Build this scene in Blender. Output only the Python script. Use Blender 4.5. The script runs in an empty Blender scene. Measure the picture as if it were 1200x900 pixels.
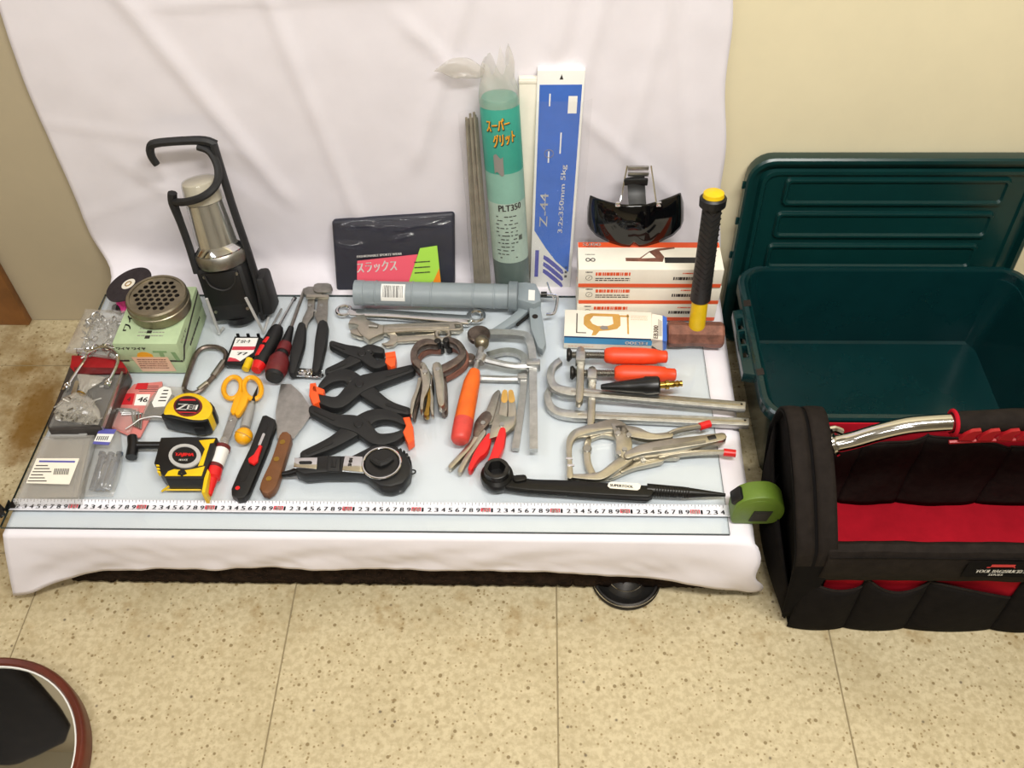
import bpy, bmesh, math, random
from mathutils import Vector, Matrix, noise
random.seed(7)
V = Vector
scene = bpy.context.scene
COL = scene.collection
# ---------------------------------------------------------------- camera (cm, z = 0 on top of the glass, which lies 15 cm above the floor)
GZ = 15.0
CAM = V((76.915, -75.519, 114.81))
R = Matrix(((0.99969514, 0.00572684, -0.02401737),
            (0.02006378, -0.75534222, 0.65502333),
            (-0.01439012, -0.65530552, -0.75522685)))
cd = bpy.data.cameras.new('camera'); cam = bpy.data.objects.new('camera', cd); COL.objects.link(cam)
cd.sensor_width = 36.0; cd.lens = 36.0 * 1110.0 / 1200.0; cd.clip_start = 0.01
cam.matrix_world = Matrix(((R[0][0], -R[0][1], -R[0][2], CAM.x / 100),
                           (R[1][0], -R[1][1], -R[1][2], CAM.y / 100),
                           (R[2][0], -R[2][1], -R[2][2], (CAM.z + GZ) / 100), (0, 0, 0, 1)))
scene.camera = cam
# ---------------------------------------------------------------- world, lamps, exposure
scene.view_settings.view_transform = 'Standard'; scene.view_settings.look = 'None'
scene.view_settings.gamma = 1.0; scene.view_settings.use_curve_mapping = False
scene.view_settings.exposure = 0.33
wd = bpy.data.worlds.new('world'); scene.world = wd; wd.use_nodes = True
wd.node_tree.nodes['Background'].inputs[0].default_value = (0.9, 0.95, 1.0, 1)
wd.node_tree.nodes['Background'].inputs[1].default_value = 0.15
def area(name, loc, size, power, color, aim):
    l = bpy.data.lights.new(name, 'AREA'); l.shape = 'RECTANGLE'; l.size, l.size_y = size; l.energy = power; l.color = color
    o = bpy.data.objects.new(name, l); COL.objects.link(o); o.location = loc
    o.rotation_euler = (V(aim) - V(loc)).to_track_quat('-Z', 'Y').to_euler(); return o
area('ceiling_lamp_right', (1.20, -0.70, 2.25), (1.2, 0.16), 38, (1.0, 0.975, 0.92), (1.05, 0.1, 0.1))
area('ceiling_lamp_left', (-0.60, -0.60, 2.25), (1.2, 0.16), 10, (0.97, 0.97, 1.0), (0.2, 0.3, 0.1))
area('rear_fill_light', (0.7, -2.20, 2.25), (1.2, 0.16), 16, (1.0, 0.98, 0.95), (0.7, -2.0, 0.0))  # added fill light behind the camera, gives the metal something to reflect
# ---------------------------------------------------------------- helpers
def K(u, v, z=0.0):
    w = R @ V((u - 600.0, v - 450.0, 1110.0)); return CAM + w * ((z - CAM.z) / w.z)
def KY(u, v, y):
    w = R @ V((u - 600.0, v - 450.0, 1110.0)); return CAM + w * ((y - CAM.y) / w.y)
def lin(h):
    c = [int(h[i:i + 2], 16) / 255 for i in (0, 2, 4)]
    return [x / 12.92 if x <= .04045 else ((x + .055) / 1.055) ** 2.4 for x in c] + [1]
MATS = {}
SPEC = {  # colour, roughness, metallic, variation (noise amount), noise scale, bump
 'cloth': ('e9e4ea', .9, 0, .03, 8, .15), 'wall': ('e4d9b8', .85, 0, .03, 6, .05), 'wall_darker': ('b6a98f', .85, 0, .03, 6, .05), 'wall_far': ('a8a294', .9, 0, 0, 1, 0), 'case_red': ('a01a20', .35, 0, .1, 30, 0), 'ceiling': ('d6d4cf', .9, 0, 0, 1, 0),
 'wood_trim': ('8a5a2c', .5, 0, .25, 12, .1), 'grout': ('8d8064', .9, 0, .1, 20, 0),
 'black': ('111112', .45, 0, .1, 40, .1), 'rubber': ('19191a', .6, 0, .2, 60, .15), 'deep_black': ('0e0e0f', .35, 0, 0, 1, 0),
 'gloss_black': ('08080a', .08, 0, 0, 1, 0), 'charcoal': ('262423', .55, 0, .15, 50, .1),
 'chrome': ('dcdcdc', .12, 1, .05, 30, 0), 'steel': ('b8b7b4', .34, 1, .15, 60, .08), 'dull_steel': ('a5a29b', .42, 1, .2, 50, .1),
 'nickel': ('c2bcae', .34, 1, .14, 50, .06), 'brown_steel': ('857870', .42, 1, .4, 60, .12), 'rust': ('8a5c4c', .6, .25, .45, 45, .2), 'brass': ('b08d44', .28, 1, .2, 50, 0),
 'silver_paint': ('c8c8c6', .35, .3, 0, 1, 0), 'cap_cream': ('c8c0ac', .35, 0, .1, 30, 0), 'zinc': ('c6c6c4', .42, 1, .18, 60, .06), 'dark_steel': ('3c3a38', .4, .8, .2, 60, .05), 'gunmetal': ('232220', .35, .6, .2, 60, .08),
 'orange': ('ee6a1c', .45, 0, .12, 40, .05), 'orange_red': ('e8481f', .45, 0, .1, 40, .05), 'orange_pad': ('ff5a22', .5, 0, .05, 30, 0),
 'red': ('c8202a', .45, 0, .08, 40, .03), 'red_cloth': ('ae1626', .85, 0, .12, 25, .15), 'dark_red': ('6a1f22', .4, 0, .25, 50, .05), 'red_plastic': ('d92020', .3, 0, .05, 30, 0),
 'pink_red': ('cc3c4c', .5, 0, .1, 30, 0), 'pink': ('f03a9a', .5, 0, 0, 1, 0), 'yellow': ('e8c112', .4, 0, .08, 40, .02), 'yellow_orange': ('eea812', .35, 0, .08, 30, .02),
 'white': ('ecebe6', .6, 0, .02, 20, 0), 'cream': ('efe9da', .6, 0, .05, 15, .02), 'carton_orange': ('e2572a', .55, 0, .05, 20, 0), 'soft_blue': ('86a6a6', .6, 0, 0, 1, 0), 'handle_red': ('d8483e', .45, 0, .15, 30, .05), 'carton_blue': ('4a9cd0', .5, 0, .04, 20, 0),
 'navy_print': ('24406c', .5, 0, 0, 1, 0), 'blue_print': ('406fca', .4, 0, .1, 12, .02), 'purple_print': ('5a5aa8', .5, 0, 0, 1, 0), 'dark_print': ('332e2c', .6, 0, 0, 1, 0), 'grey_print': ('8a8580', .6, 0, 0, 1, 0), 'white_print': ('f2f0ea', .5, 0, 0, 1, 0),
 'tan_print': ('c89c50', .5, 0, .15, 30, 0), 'pink_card': ('d9827c', .5, 0, .15, 25, 0), 'salmon': ('e6bfa2', .6, 0, .06, 25, 0),
 'green_card': ('b4c9a0', .6, 0, .10, 18, .03), 'green_dark': ('7fa070', .6, 0, .1, 18, 0), 'mid_teal': ('86b3a4', .4, 0, .12, 10, .03), 'teal': ('3b9a88', .4, 0, .12, 10, .03), 'pale_green': ('a9bdb0', .45, 0, .12, 12, .05), 'grey_green': ('5f6d68', .35, 0, .12, 14, .05),
 'navy': ('1d1f30', .5, 0, .15, 18, .1), 'lime': ('a9dc50', .5, 0, 0, 1, 0), 'coral': ('ee5f72', .5, 0, 0, 1, 0), 'print_orange': ('f08a20', .5, 0, 0, 1, 0), 'amber': ('e8a428', .5, 0, 0, 1, 0),
 'gun_grey': ('8d979c', .35, 0, .06, 25, .02), 'gun_grey_dark': ('7a8489', .4, 0, .06, 25, .02), 'olive': ('5e7824', .5, 0, .12, 30, .05),
 'crate': ('082c2e', .2, 0, .10, 14, .02), 'crate_lid': ('08302f', .30, 0, .12, 10, .02), 'bag_fabric': ('171413', .85, 0, .25, 60, .3), 'bag_web': ('231e1b', .8, 0, .25, 70, .3), 'bag_dark': ('100e0e', .9, 0, .2, 50, .3),
 'carpet': ('2c211a', .95, 0, .5, 60, .5), 'wood_handle': ('6e4526', .45, 0, .3, 20, .1), 'mirror_wood': ('5e2416', .35, 0, .25, 12, .05), 'mirror': ('d8d8d4', .02, 1, 0, 1, 0), 'disc_grit': ('3a3436', .9, 0, .2, 90, .3),
 'can_metal': ('8f8672', .35, .85, .2, 40, .04), 'hole_dark': ('1c130d', .7, 0, 0, 1, 0), 'grey_plastic': ('9b9a97', .4, 0, .08, 20, 0), 'case_dark': ('3b3633', .4, 0, .25, 40, 0), 'bolt_blue': ('73839a', .35, .7, .15, 40, 0), 'glass_edge': ('2c3a38', .15, 0, 0, 1, 0), 'tape_white': ('e6e6ee', .35, 0, 0, 1, 0), 'rod_coat': ('8c8474', .7, 0, .2, 40, .1),
 'coat': ('1d1916', .9, 0, .2, 20, .2), 'fibre': ('3a2a20', .95, 0, .4, 80, 0)}
def nd(t, kind, **kw):
    n = t.nodes.new(kind)
    for k, v in kw.items(): n.inputs[k].default_value = v
    return n
def schlick(t):
    lw = nd(t, 'ShaderNodeLayerWeight', Blend=.5); pw = t.nodes.new('ShaderNodeMath'); pw.operation = 'POWER'; pw.inputs[1].default_value = 5.0
    ma = t.nodes.new('ShaderNodeMath'); ma.operation = 'MULTIPLY_ADD'; ma.inputs[1].default_value = .95; ma.inputs[2].default_value = .045
    t.links.new(lw.outputs['Facing'], pw.inputs[0]); t.links.new(pw.outputs[0], ma.inputs[0]); return {'lw': lw, 'out': ma.outputs[0]}
def mat(name):
    if name in MATS: return MATS[name]
    m = bpy.data.materials.new(name); m.use_nodes = True; t = m.node_tree; MATS[name] = m
    b = t.nodes['Principled BSDF']; out = t.nodes['Material Output']; L = t.links.new
    if name in FILMS:
        col, op, rough, ns = FILMS[name]
        b.inputs['Base Color'].default_value = lin(col); b.inputs['Roughness'].default_value = rough
        tr = t.nodes.new('ShaderNodeBsdfTransparent'); mx = t.nodes.new('ShaderNodeMixShader'); mx.inputs[0].default_value = op
        gl = t.nodes.new('ShaderNodeBsdfGlossy'); gl.inputs['Roughness'].default_value = rough; fr = schlick(t); m2 = t.nodes.new('ShaderNodeMixShader')
        L(tr.outputs[0], mx.inputs[1]); L(b.outputs[0], mx.inputs[2]); L(fr['out'], m2.inputs[0]); L(mx.outputs[0], m2.inputs[1]); L(gl.outputs[0], m2.inputs[2]); L(m2.outputs[0], out.inputs[0])
        if ns:
            tc = t.nodes.new('ShaderNodeTexCoord'); n = nd(t, 'ShaderNodeTexNoise', Scale=ns, Detail=3.0); bu = nd(t, 'ShaderNodeBump', Strength=.6, Distance=.004)
            L(tc.outputs['Object'], n.inputs['Vector']); L(n.outputs[0], bu.inputs['Height']); L(bu.outputs[0], b.inputs['Normal']); L(bu.outputs[0], gl.inputs['Normal']); L(bu.outputs[0], fr['lw'].inputs['Normal'])
        return m
    if name == 'glass':
        tr = t.nodes.new('ShaderNodeBsdfTransparent'); tr.inputs[0].default_value = (.935, .968, .968, 1)
        gl = t.nodes.new('ShaderNodeBsdfGlossy'); gl.inputs['Roughness'].default_value = .01
        fr = schlick(t); mx = t.nodes.new('ShaderNodeMixShader')
        L(fr['out'], mx.inputs[0]); L(tr.outputs[0], mx.inputs[1]); L(gl.outputs[0], mx.inputs[2]); L(mx.outputs[0], out.inputs[0]); return m
    if name == 'terrazzo': return terrazzo(m, t, b, L)
    col, rough, metal, var, sc, bump = SPEC[name]
    c = lin(col); b.inputs['Base Color'].default_value = c; b.inputs['Roughness'].default_value = rough; b.inputs['Metallic'].default_value = metal
    if rough >= .8: b.inputs['Specular IOR Level'].default_value = .1
    if var or bump:
        tc = t.nodes.new('ShaderNodeTexCoord'); n = nd(t, 'ShaderNodeTexNoise', Scale=float(sc), Detail=5.0, Roughness=.65)
        L(tc.outputs['Object'], n.inputs['Vector'])
        if var:
            rp = t.nodes.new('ShaderNodeValToRGB'); rp.color_ramp.elements[0].position = .3; rp.color_ramp.elements[1].position = .7
            rp.color_ramp.elements[0].color = [max(0, x * (1 - var * 1.4)) for x in c[:3]] + [1]; rp.color_ramp.elements[1].color = [min(1, x * (1 + var * .7)) for x in c[:3]] + [1]
            L(n.outputs[0], rp.inputs[0]); L(rp.outputs[0], b.inputs['Base Color'])
        if bump:
            bu = nd(t, 'ShaderNodeBump', Strength=bump, Distance=.002); L(n.outputs[0], bu.inputs['Height']); L(bu.outputs[0], b.inputs['Normal'])
    return m
FILMS = {'clear_film': ('e8e8e8', .015, .10, 60), 'milky_film': ('dad4c8', .30, .2, 45), 'clear_plastic': ('d5d4d0', .16, .12, 0), 'lamp_glass': ('d8d6cc', .10, .05, 0), 'grey_film': ('c6c2ba', .32, .18, 50), 'smoke_film': ('6a6866', .35, .15, 0)}
def terrazzo(m, t, b, L):
    tc = t.nodes.new('ShaderNodeTexCoord'); P = tc.outputs['Object']
    def mix(a, bcol, fac):
        x = t.nodes.new('ShaderNodeMix'); x.data_type = 'RGBA'
        if isinstance(a, list): x.inputs[6].default_value = a
        else: L(a, x.inputs[6])
        x.inputs[7].default_value = bcol; L(fac, x.inputs[0]); return x.outputs[2]
    def ramp(src, lo, hi, a=0., bb=1.):
        r = t.nodes.new('ShaderNodeMapRange'); r.inputs[1].default_value = lo; r.inputs[2].default_value = hi; r.inputs[3].default_value = a; r.inputs[4].default_value = bb; L(src, r.inputs[0]); return r.outputs[0]
    def mul(a, c):
        x = t.nodes.new('ShaderNodeMath'); x.operation = 'MULTIPLY'; L(a, x.inputs[0]); L(c, x.inputs[1]); return x.outputs[0]
    def ns(s, d=4.0):
        n = nd(t, 'ShaderNodeTexNoise', Scale=s, Detail=d, Roughness=.6); L(P, n.inputs['Vector']); return n.outputs[0]
    col = mix(lin('b3a482'), lin('c6b896'), ramp(ns(110., 3.), .4, .6))
    col = mix(col, lin('9c8c68'), ramp(ns(7.), .5, .75, 0, .5))
    for s, hexc, th in ((80., '7d6a46', .25), (170., '8f7b54', .32), (45., '5f5140', .13)):
        v = nd(t, 'ShaderNodeTexVoronoi', Scale=s, Randomness=1.0); L(P, v.inputs['Vector'])
        sep = t.nodes.new('ShaderNodeSeparateColor'); L(v.outputs['Color'], sep.inputs[0])
        col = mix(col, lin(hexc), mul(ramp(v.outputs['Distance'], th, th - .08, 0, .9), ramp(sep.outputs[0], .72, .76)))
    # rusty and greasy stains where the floor is worn (left of the table, along the table front)
    sx = t.nodes.new('ShaderNodeSeparateXYZ'); L(P, sx.inputs[0])
    stain = mul(ramp(ns(9., 5.), .42, .66), ramp(sx.outputs[0], .02, -.06))
    col = mix(col, lin('7d5f2c'), mul(stain, ramp(sx.outputs[1], -.12, .04, 0, .9)))
    ell = t.nodes.new('ShaderNodeVectorMath'); ell.operation = 'SUBTRACT'; L(P, ell.inputs[0]); ell.inputs[1].default_value = (-.118, .285, 0)
    sc_ = t.nodes.new('ShaderNodeVectorMath'); sc_.operation = 'MULTIPLY'; L(ell.outputs[0], sc_.inputs[0]); sc_.inputs[1].default_value = (1 / .035, 1 / .105, 0)
    ln = t.nodes.new('ShaderNodeVectorMath'); ln.operation = 'LENGTH'; L(sc_.outputs[0], ln.inputs[0])
    ad = t.nodes.new('ShaderNodeMath'); ad.operation = 'MULTIPLY_ADD'; L(ns(30., 5.), ad.inputs[0]); ad.inputs[1].default_value = 1.4; L(ln.outputs['Value'], ad.inputs[2])
    col = mix(col, lin('74531c'), ramp(ad.outputs[0], 1.9, 1.3, 0, .85))
    st2 = mul(ramp(ns(16., 5.), .5, .68), mul(ramp(sx.outputs[1], -.17, -.11), ramp(sx.outputs[1], -.02, -.06)))
    col = mix(col, lin('94794a'), mul(st2, ramp(ns(40.), .4, .6, .1, .8)))
    L(col, b.inputs['Base Color']); b.inputs['Roughness'].default_value = .42
    bu = nd(t, 'ShaderNodeBump', Strength=.12, Distance=.001); L(ns(90.), bu.inputs['Height']); L(bu.outputs[0], b.inputs['Normal'])
    return m
ORG = {}
def thing(name, label, cat, loc, group=None):
    o = bpy.data.objects.new(name, None); COL.objects.link(o); o.empty_display_size = .02
    loc = V(loc); o.location = (loc.x / 100, loc.y / 100, (loc.z + GZ) / 100); ORG[o] = loc
    o['label'] = label; o['category'] = cat
    if group: o['group'] = group
    return o
def crom(pts, n=4, closed=False):
    pts = [V(p) for p in pts]; N = len(pts); out = []
    if N < 3 or n < 2: return pts
    for i in range(N if closed else N - 1):
        g = (lambda j: pts[j % N]) if closed else (lambda j: pts[max(0, min(N - 1, j))])
        a, b, c, d = g(i - 1), g(i), g(i + 1), g(i + 2)
        for k in range(n):
            s = k / n
            out.append(.5 * ((2 * b) + (c - a) * s + (2 * a - 5 * b + 4 * c - d) * s * s + (3 * b - a - 3 * c + d) * s ** 3))
    if not closed: out.append(pts[-1])
    return out
class B:
    def __init__(s): s.v = []; s.f = []
    def raw(s, vs, fs):
        o = len(s.v); s.v += [V(p) for p in vs]; s.f += [tuple(i + o for i in f) for f in fs]; return s
    def bm(s, bm):
        bm.verts.index_update(); r = s.raw([v.co.copy() for v in bm.verts], [[v.index for v in f.verts] for f in bm.faces]); bm.free(); return r
    def prism(s, pts, z0, z1, bev=0.0, holes=(), dirv=None):
        """outline (list of 3D points on the top) extruded down from z1 to z0, or along dirv"""
        bm = bmesh.new(); loops = []
        for lp in [pts] + list(holes):
            vs = [bm.verts.new(p) for p in lp]; loops.append([bm.edges.new((vs[i], vs[(i + 1) % len(vs)])) for i in range(len(vs))])
        if holes: bmesh.ops.triangle_fill(bm, edges=[e for l in loops for e in l], use_beauty=True, normal=(pts[1]-pts[0]).cross(pts[2]-pts[1]))
        else: bm.faces.new(bm.verts[:])
        top = list(bm.faces)
        r = bmesh.ops.extrude_face_region(bm, geom=top)
        nv = [g for g in r['geom'] if isinstance(g, bmesh.types.BMVert)]
        d = dirv if dirv is not None else V((0, 0, z0 - z1))
        for v in nv: v.co += d
        bmesh.ops.recalc_face_normals(bm, faces=bm.faces[:])
        if bev > 0:
            dn = d.normalized()
            es = [e for e in bm.edges if len(e.link_faces) == 2 and abs((e.verts[0].co - e.verts[1].co).normalized().dot(dn)) < .3 and e.calc_face_angle(0) > .9]
            bmesh.ops.bevel(bm, geom=es, offset=bev, segments=2, profile=.5, affect='EDGES', clamp_overlap=True)
        return s.bm(bm)
    def poly(s, px, z0, z1, bev=0.0, sm=0, holes=()):
        pts = [V((p[0], p[1], 0)) for p in px]
        if sm: pts = crom(pts, sm, True)
        return s.prism([K(p.x, p.y, z1) for p in pts], z0, z1, bev, [[K(q[0], q[1], z1) for q in h] for h in holes])
    def strip(s, path, w, z0, z1, bev=0.0, sm=4, cap=True):
        """a bar following a pixel centre line with pixel widths, lying between heights z0 and z1"""
        n = len(path); w = [w] * n if not isinstance(w, (list, tuple)) else list(w)
        P = crom([V((p[0], p[1], ww)) for p, ww in zip(path, w)], sm); Lh = []; Rh = []
        for i, p in enumerate(P):
            a = P[max(0, i - 1)]; b = P[min(len(P) - 1, i + 1)]; d = V((b.x - a.x, b.y - a.y)).normalized(); nn = V((-d.y, d.x)); h = p.z / 2
            c = V((p.x, p.y)); Lh.append(c + nn * h); Rh.append(c - nn * h)
            if cap and i in (0, len(P) - 1):
                sg = -1 if i == 0 else 1; arc = [c + (nn * math.cos(t) + d * sg * math.sin(t)) * h for t in (math.pi * .25, math.pi * .5, math.pi * .75)]
                if i == 0: cap0 = arc
                else: cap1 = arc
        out = Lh + (cap1 if cap else []) + Rh[::-1] + (cap0[::-1] if cap else [])
        return s.prism([K(p.x, p.y, z1) for p in out], z0, z1, bev)
    def tube(s, path, r, n=8, sm=1, closed=False, flat=None, caps=True):
        P = crom(path, sm, closed) if sm > 1 else [V(p) for p in path]
        N = len(P)
        if isinstance(r, (int, float)): rr = [r] * N
        else:
            m = len(r); rr = []
            for i in range(N):
                x = i / (N - 1) * (m - 1); j = min(int(x), m - 2); rr.append(r[j] * (1 - (x - j)) + r[j + 1] * (x - j))
        up = None; vs = []; fs = []
        for i, p in enumerate(P):
            a = P[(i - 1) % N] if closed else P[max(0, i - 1)]; b = P[(i + 1) % N] if closed else P[min(N - 1, i + 1)]
            t = (b - a).normalized()
            if up is None:
                up = V((0, 0, 1)) if abs(t.z) < .85 else V((0, -1, 0))
            up = (up - t * up.dot(t)).normalized(); sd = t.cross(up)
            for k in range(n):
                th = 2 * math.pi * (k + .5) / n; ca, sa = math.cos(th), math.sin(th)
                if flat: ca *= flat[0]; sa *= flat[1]
                vs.append(p + (sd * ca + up * sa) * rr[i])
        for i in range(N if closed else N - 1):
            j = (i + 1) % N
            for k in range(n): fs.append((i * n + k, j * n + k, j * n + (k + 1) % n, i * n + (k + 1) % n))
        if caps and not closed: fs.append(tuple(range(n))); fs.append(tuple((N - 1) * n + k for k in range(n))[::-1])
        return s.raw(vs, [f[::-1] for f in fs])
    def lathe(s, p0, p1, prof, n=24, sq=(1, 1), caps=True):
        """profile of (distance in cm along the axis from p0, radius)"""
        p0 = V(p0); a = (V(p1) - p0).normalized(); x = V((1, 0, 0)) if abs(a.x) < .8 else V((0, 1, 0))
        x = (x - a * x.dot(a)).normalized(); y = a.cross(x); vs = []; fs = []
        for d, r in prof:
            for k in range(n):
                t = 2 * math.pi * k / n; vs.append(p0 + a * d + x * (r * sq[0] * math.cos(t)) + y * (r * sq[1] * math.sin(t)))
        m = len(prof)
        for i in range(m - 1):
            for k in range(n): fs.append((i * n + k, i * n + (k + 1) % n, (i + 1) * n + (k + 1) % n, (i + 1) * n + k))
        if caps: fs.append(tuple(range(n))[::-1]); fs.append(tuple((m - 1) * n + k for k in range(n)))
        return s.raw(vs, fs)
    def disc(s, c, r, z0, z1, n=24, bev=0.0, ax=None):
        return s.lathe(V((c[0], c[1], z0)), V((c[0], c[1], z1)), [(0, r), (z1 - z0 - bev, r)] + ([(z1 - z0, r - bev)] if bev else []), n)
    def box(s, c, size, rot=None, bev=0.0, seg=2):
        bm = bmesh.new(); bmesh.ops.create_cube(bm, size=1.0); c = V(c)
        for v in bm.verts: v.co = V((v.co.x * size[0], v.co.y * size[1], v.co.z * size[2]))
        if bev: bmesh.ops.bevel(bm, geom=bm.edges[:], offset=bev, segments=seg, profile=.5, affect='EDGES')
        for v in bm.verts: v.co = c + ((rot @ v.co) if rot else v.co)
        return s.bm(bm)
    def sph(s, c, r, sc=(1, 1, 1), n=16):
        bm = bmesh.new(); bmesh.ops.create_uvsphere(bm, u_segments=n, v_segments=max(6, n // 2), radius=1.0)
        for v in bm.verts: v.co = V(c) + V((v.co.x * r * sc[0], v.co.y * r * sc[1], v.co.z * r * sc[2]))
        return s.bm(bm)
    def ring(s, c, R_, r, nrm=(0, 0, 1), n=24, m=8, sq=(1, 1)):
        q = V((0, 0, 1)).rotation_difference(V(nrm)); return s.tube([V(c) + q @ V((R_ * sq[0] * math.cos(2 * math.pi * k / n), R_ * sq[1] * math.sin(2 * math.pi * k / n), 0)) for k in range(n)], r, m, closed=True)
    def grid(s, fn, nu, nv):
        vs = [fn(i / nu, j / nv) for j in range(nv + 1) for i in range(nu + 1)]
        return s.raw(vs, [(j * (nu + 1) + i, j * (nu + 1) + i + 1, (j + 1) * (nu + 1) + i + 1, (j + 1) * (nu + 1) + i) for j in range(nv) for i in range(nu)])
    def done(s, name, m, parent=None, label=None, kind=None, cat=None, group=None, loc=None, smooth=38, solid=0, sub=0):
        org = ORG[parent] if parent else V(loc if loc is not None else (0, 0, -GZ))
        me = bpy.data.meshes.new(name); me.from_pydata([((p - org) / 100)[:] for p in s.v], [], s.f); me.materials.append(mat(m))
        o = bpy.data.objects.new(name, me); COL.objects.link(o)
        bm = bmesh.new(); bm.from_mesh(me); bmesh.ops.recalc_face_normals(bm, faces=bm.faces[:]) if not solid else None; bm.to_mesh(me); bm.free()
        if smooth:
            me.polygons.foreach_set('use_smooth', [True] * len(me.polygons)); me.set_sharp_from_angle(angle=math.radians(smooth))
        if solid:
            md = o.modifiers.new('thickness', 'SOLIDIFY'); md.thickness = solid / 100; md.offset = 0
        if sub: md = o.modifiers.new('smooth', 'SUBSURF'); md.levels = sub; md.render_levels = sub
        ORG[o] = org
        if parent: o.parent = parent
        else: o.location = (org.x / 100, org.y / 100, (org.z + GZ) / 100)
        for k, v in (('label', label), ('kind', kind), ('category', cat), ('group', group)):
            if v: o[k] = v
        return o
GLY = {}
def glyphs(body):
    if body not in GLY:
        cu = bpy.data.curves.new('lettering', 'FONT'); cu.body = body; cu.resolution_u = 2; cu.size = 1.0
        ob = bpy.data.objects.new('lettering', cu); COL.objects.link(ob)
        me = bpy.data.meshes.new_from_object(ob.evaluated_get(bpy.context.evaluated_depsgraph_get()))
        GLY[body] = ([v.co.copy() for v in me.vertices], [tuple(p.vertices) for p in me.polygons])
        bpy.data.objects.remove(ob); bpy.data.curves.remove(cu); bpy.data.meshes.remove(me)
    return GLY[body]
def put(b, body, c, xd, yd, w=None, h=None, bold=0.0):
    """text centred on c; xd/yd unit directions; width and/or height in cm; raised .02 cm"""
    vs, fs = glyphs(body)
    if not vs: return b
    x0 = min(v.x for v in vs); x1 = max(v.x for v in vs); y0 = min(v.y for v in vs); y1 = max(v.y for v in vs)
    sx = w / (x1 - x0) if w else None; sy = h / (y1 - y0) if h else None
    sx = sx or sy; sy = sy or sx; xd = V(xd).normalized(); yd = V(yd).normalized(); n = xd.cross(yd).normalized()
    P = [V(c) + xd * ((v.x - (x0 + x1) / 2) * sx) + yd * ((v.y - (y0 + y1) / 2) * sy) + n * .03 for v in vs]
    b.raw(P, fs)
    if bold:
        for dx in (-bold, bold): b.raw([p + xd * dx for p in P], fs)
    return b
def tpx(b, body, a, c, z, h=None, bold=0.0):
    """text lying at height z from pixel a (left) to pixel c (right), both on its middle line"""
    p, q = K(a[0], a[1], z), K(c[0], c[1], z); xd = (q - p).normalized()
    return put(b, body, (p + q) / 2, xd, V((-xd.y, xd.x, 0)), w=(q - p).length, h=h, bold=bold)
class Face:
    """a flat rectangle in space, addressed by s (left to right) and t (bottom to top)"""
    def __init__(s, bl, br, tl):
        s.o = V(bl); s.ex = V(br) - s.o; s.ey = V(tl) - s.o; s.n = s.ex.cross(s.ey).normalized(); s.xd = s.ex.normalized(); s.yd = s.ey.normalized()
    def p(s, a, t, d=0.0): return s.o + s.ex * a + s.ey * t + s.n * d
    def patch(s, b, pts, d=.025, th=.025):
        return b.prism([s.p(a, t, d) for a, t in pts], 0, 0, dirv=s.n * -th)
    def rect(s, b, a0, t0, a1, t1, d=.025): return s.patch(b, [(a0, t0), (a1, t0), (a1, t1), (a0, t1)], d)
    def text(s, b, body, a, t, w=None, h=None, up=None, d=0.03, bold=0.0):
        xd, yd = (s.xd, s.yd) if up is None else ((s.yd, -s.xd) if up == 90 else (-s.xd, -s.yd))
        return put(b, body, s.p(a, t, d), xd, yd, w, h, bold)
def lines(f, b, a0, a1, t0, t1, n, seed=1, fill=.55):
    """rows of illegible small print"""
    rg = random.Random(seed)
    for k in range(n):
        t = t0 + (t1 - t0) * (k + .5) / n; hh = abs(t1 - t0) / n * fill / 2; a = a0
        while a < a1:
            w = (a1 - a0) * rg.uniform(.03, .12); f.rect(b, a, t - hh, min(a + w, a1), t + hh); a += w + (a1 - a0) * rg.uniform(.008, .03)
    return b
# ================================================================ THE SETTING
B().box((60, -145, -15.6), (520, 400, 1)).done('floor', 'grout', None, kind='structure', smooth=0)
floor = bpy.data.objects['floor']
tile_me = None; rg = random.Random(3)
for j in range(-2, 2):
    for i in range(-5, 6):
        x0 = .4 + 40 * i; y0 = 1 + 40 * j; y1 = min(y0 + 40, 53.0)
        b = B().box((x0 + 20, (y0 + y1) / 2, -15.25), (39.8, y1 - y0 - .2, .5), bev=.06, seg=1)
        b.done('tile', 'terrazzo', floor, smooth=0)
B().box((60, -161, -15.25), (480, 160, .48)).done('floor_outside_frame', 'terrazzo', None, kind='structure', smooth=0)
bpy.data.objects['floor_outside_frame'].name = 'floor_behind_camera'  # unseen floor carried on behind the camera
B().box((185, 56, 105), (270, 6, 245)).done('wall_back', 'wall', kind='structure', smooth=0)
B().box((-75, 56, 105), (250, 6, 245)).done('wall_back_left', 'wall_darker', kind='structure', smooth=0)  # left stretch of the back wall, in a darker beige than the right
B().box((-183, -145, 105), (6, 400, 245)).done('wall_left', 'wall', kind='structure', smooth=0)
B().box((303, -145, 105), (6, 400, 245)).done('wall_right', 'wall_far', kind='structure', smooth=0)
B().box((60, -343, 105), (500, 6, 245)).done('wall_front', 'wall_far', kind='structure', smooth=0)
B().box((60, -145, 229), (500, 400, 6)).done('ceiling', 'ceiling', kind='structure', smooth=0)
B().box((-40, 52.2, 90), (38, 1.6, 210), bev=.2).done('trim_1', 'wood_trim', kind='structure')
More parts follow.
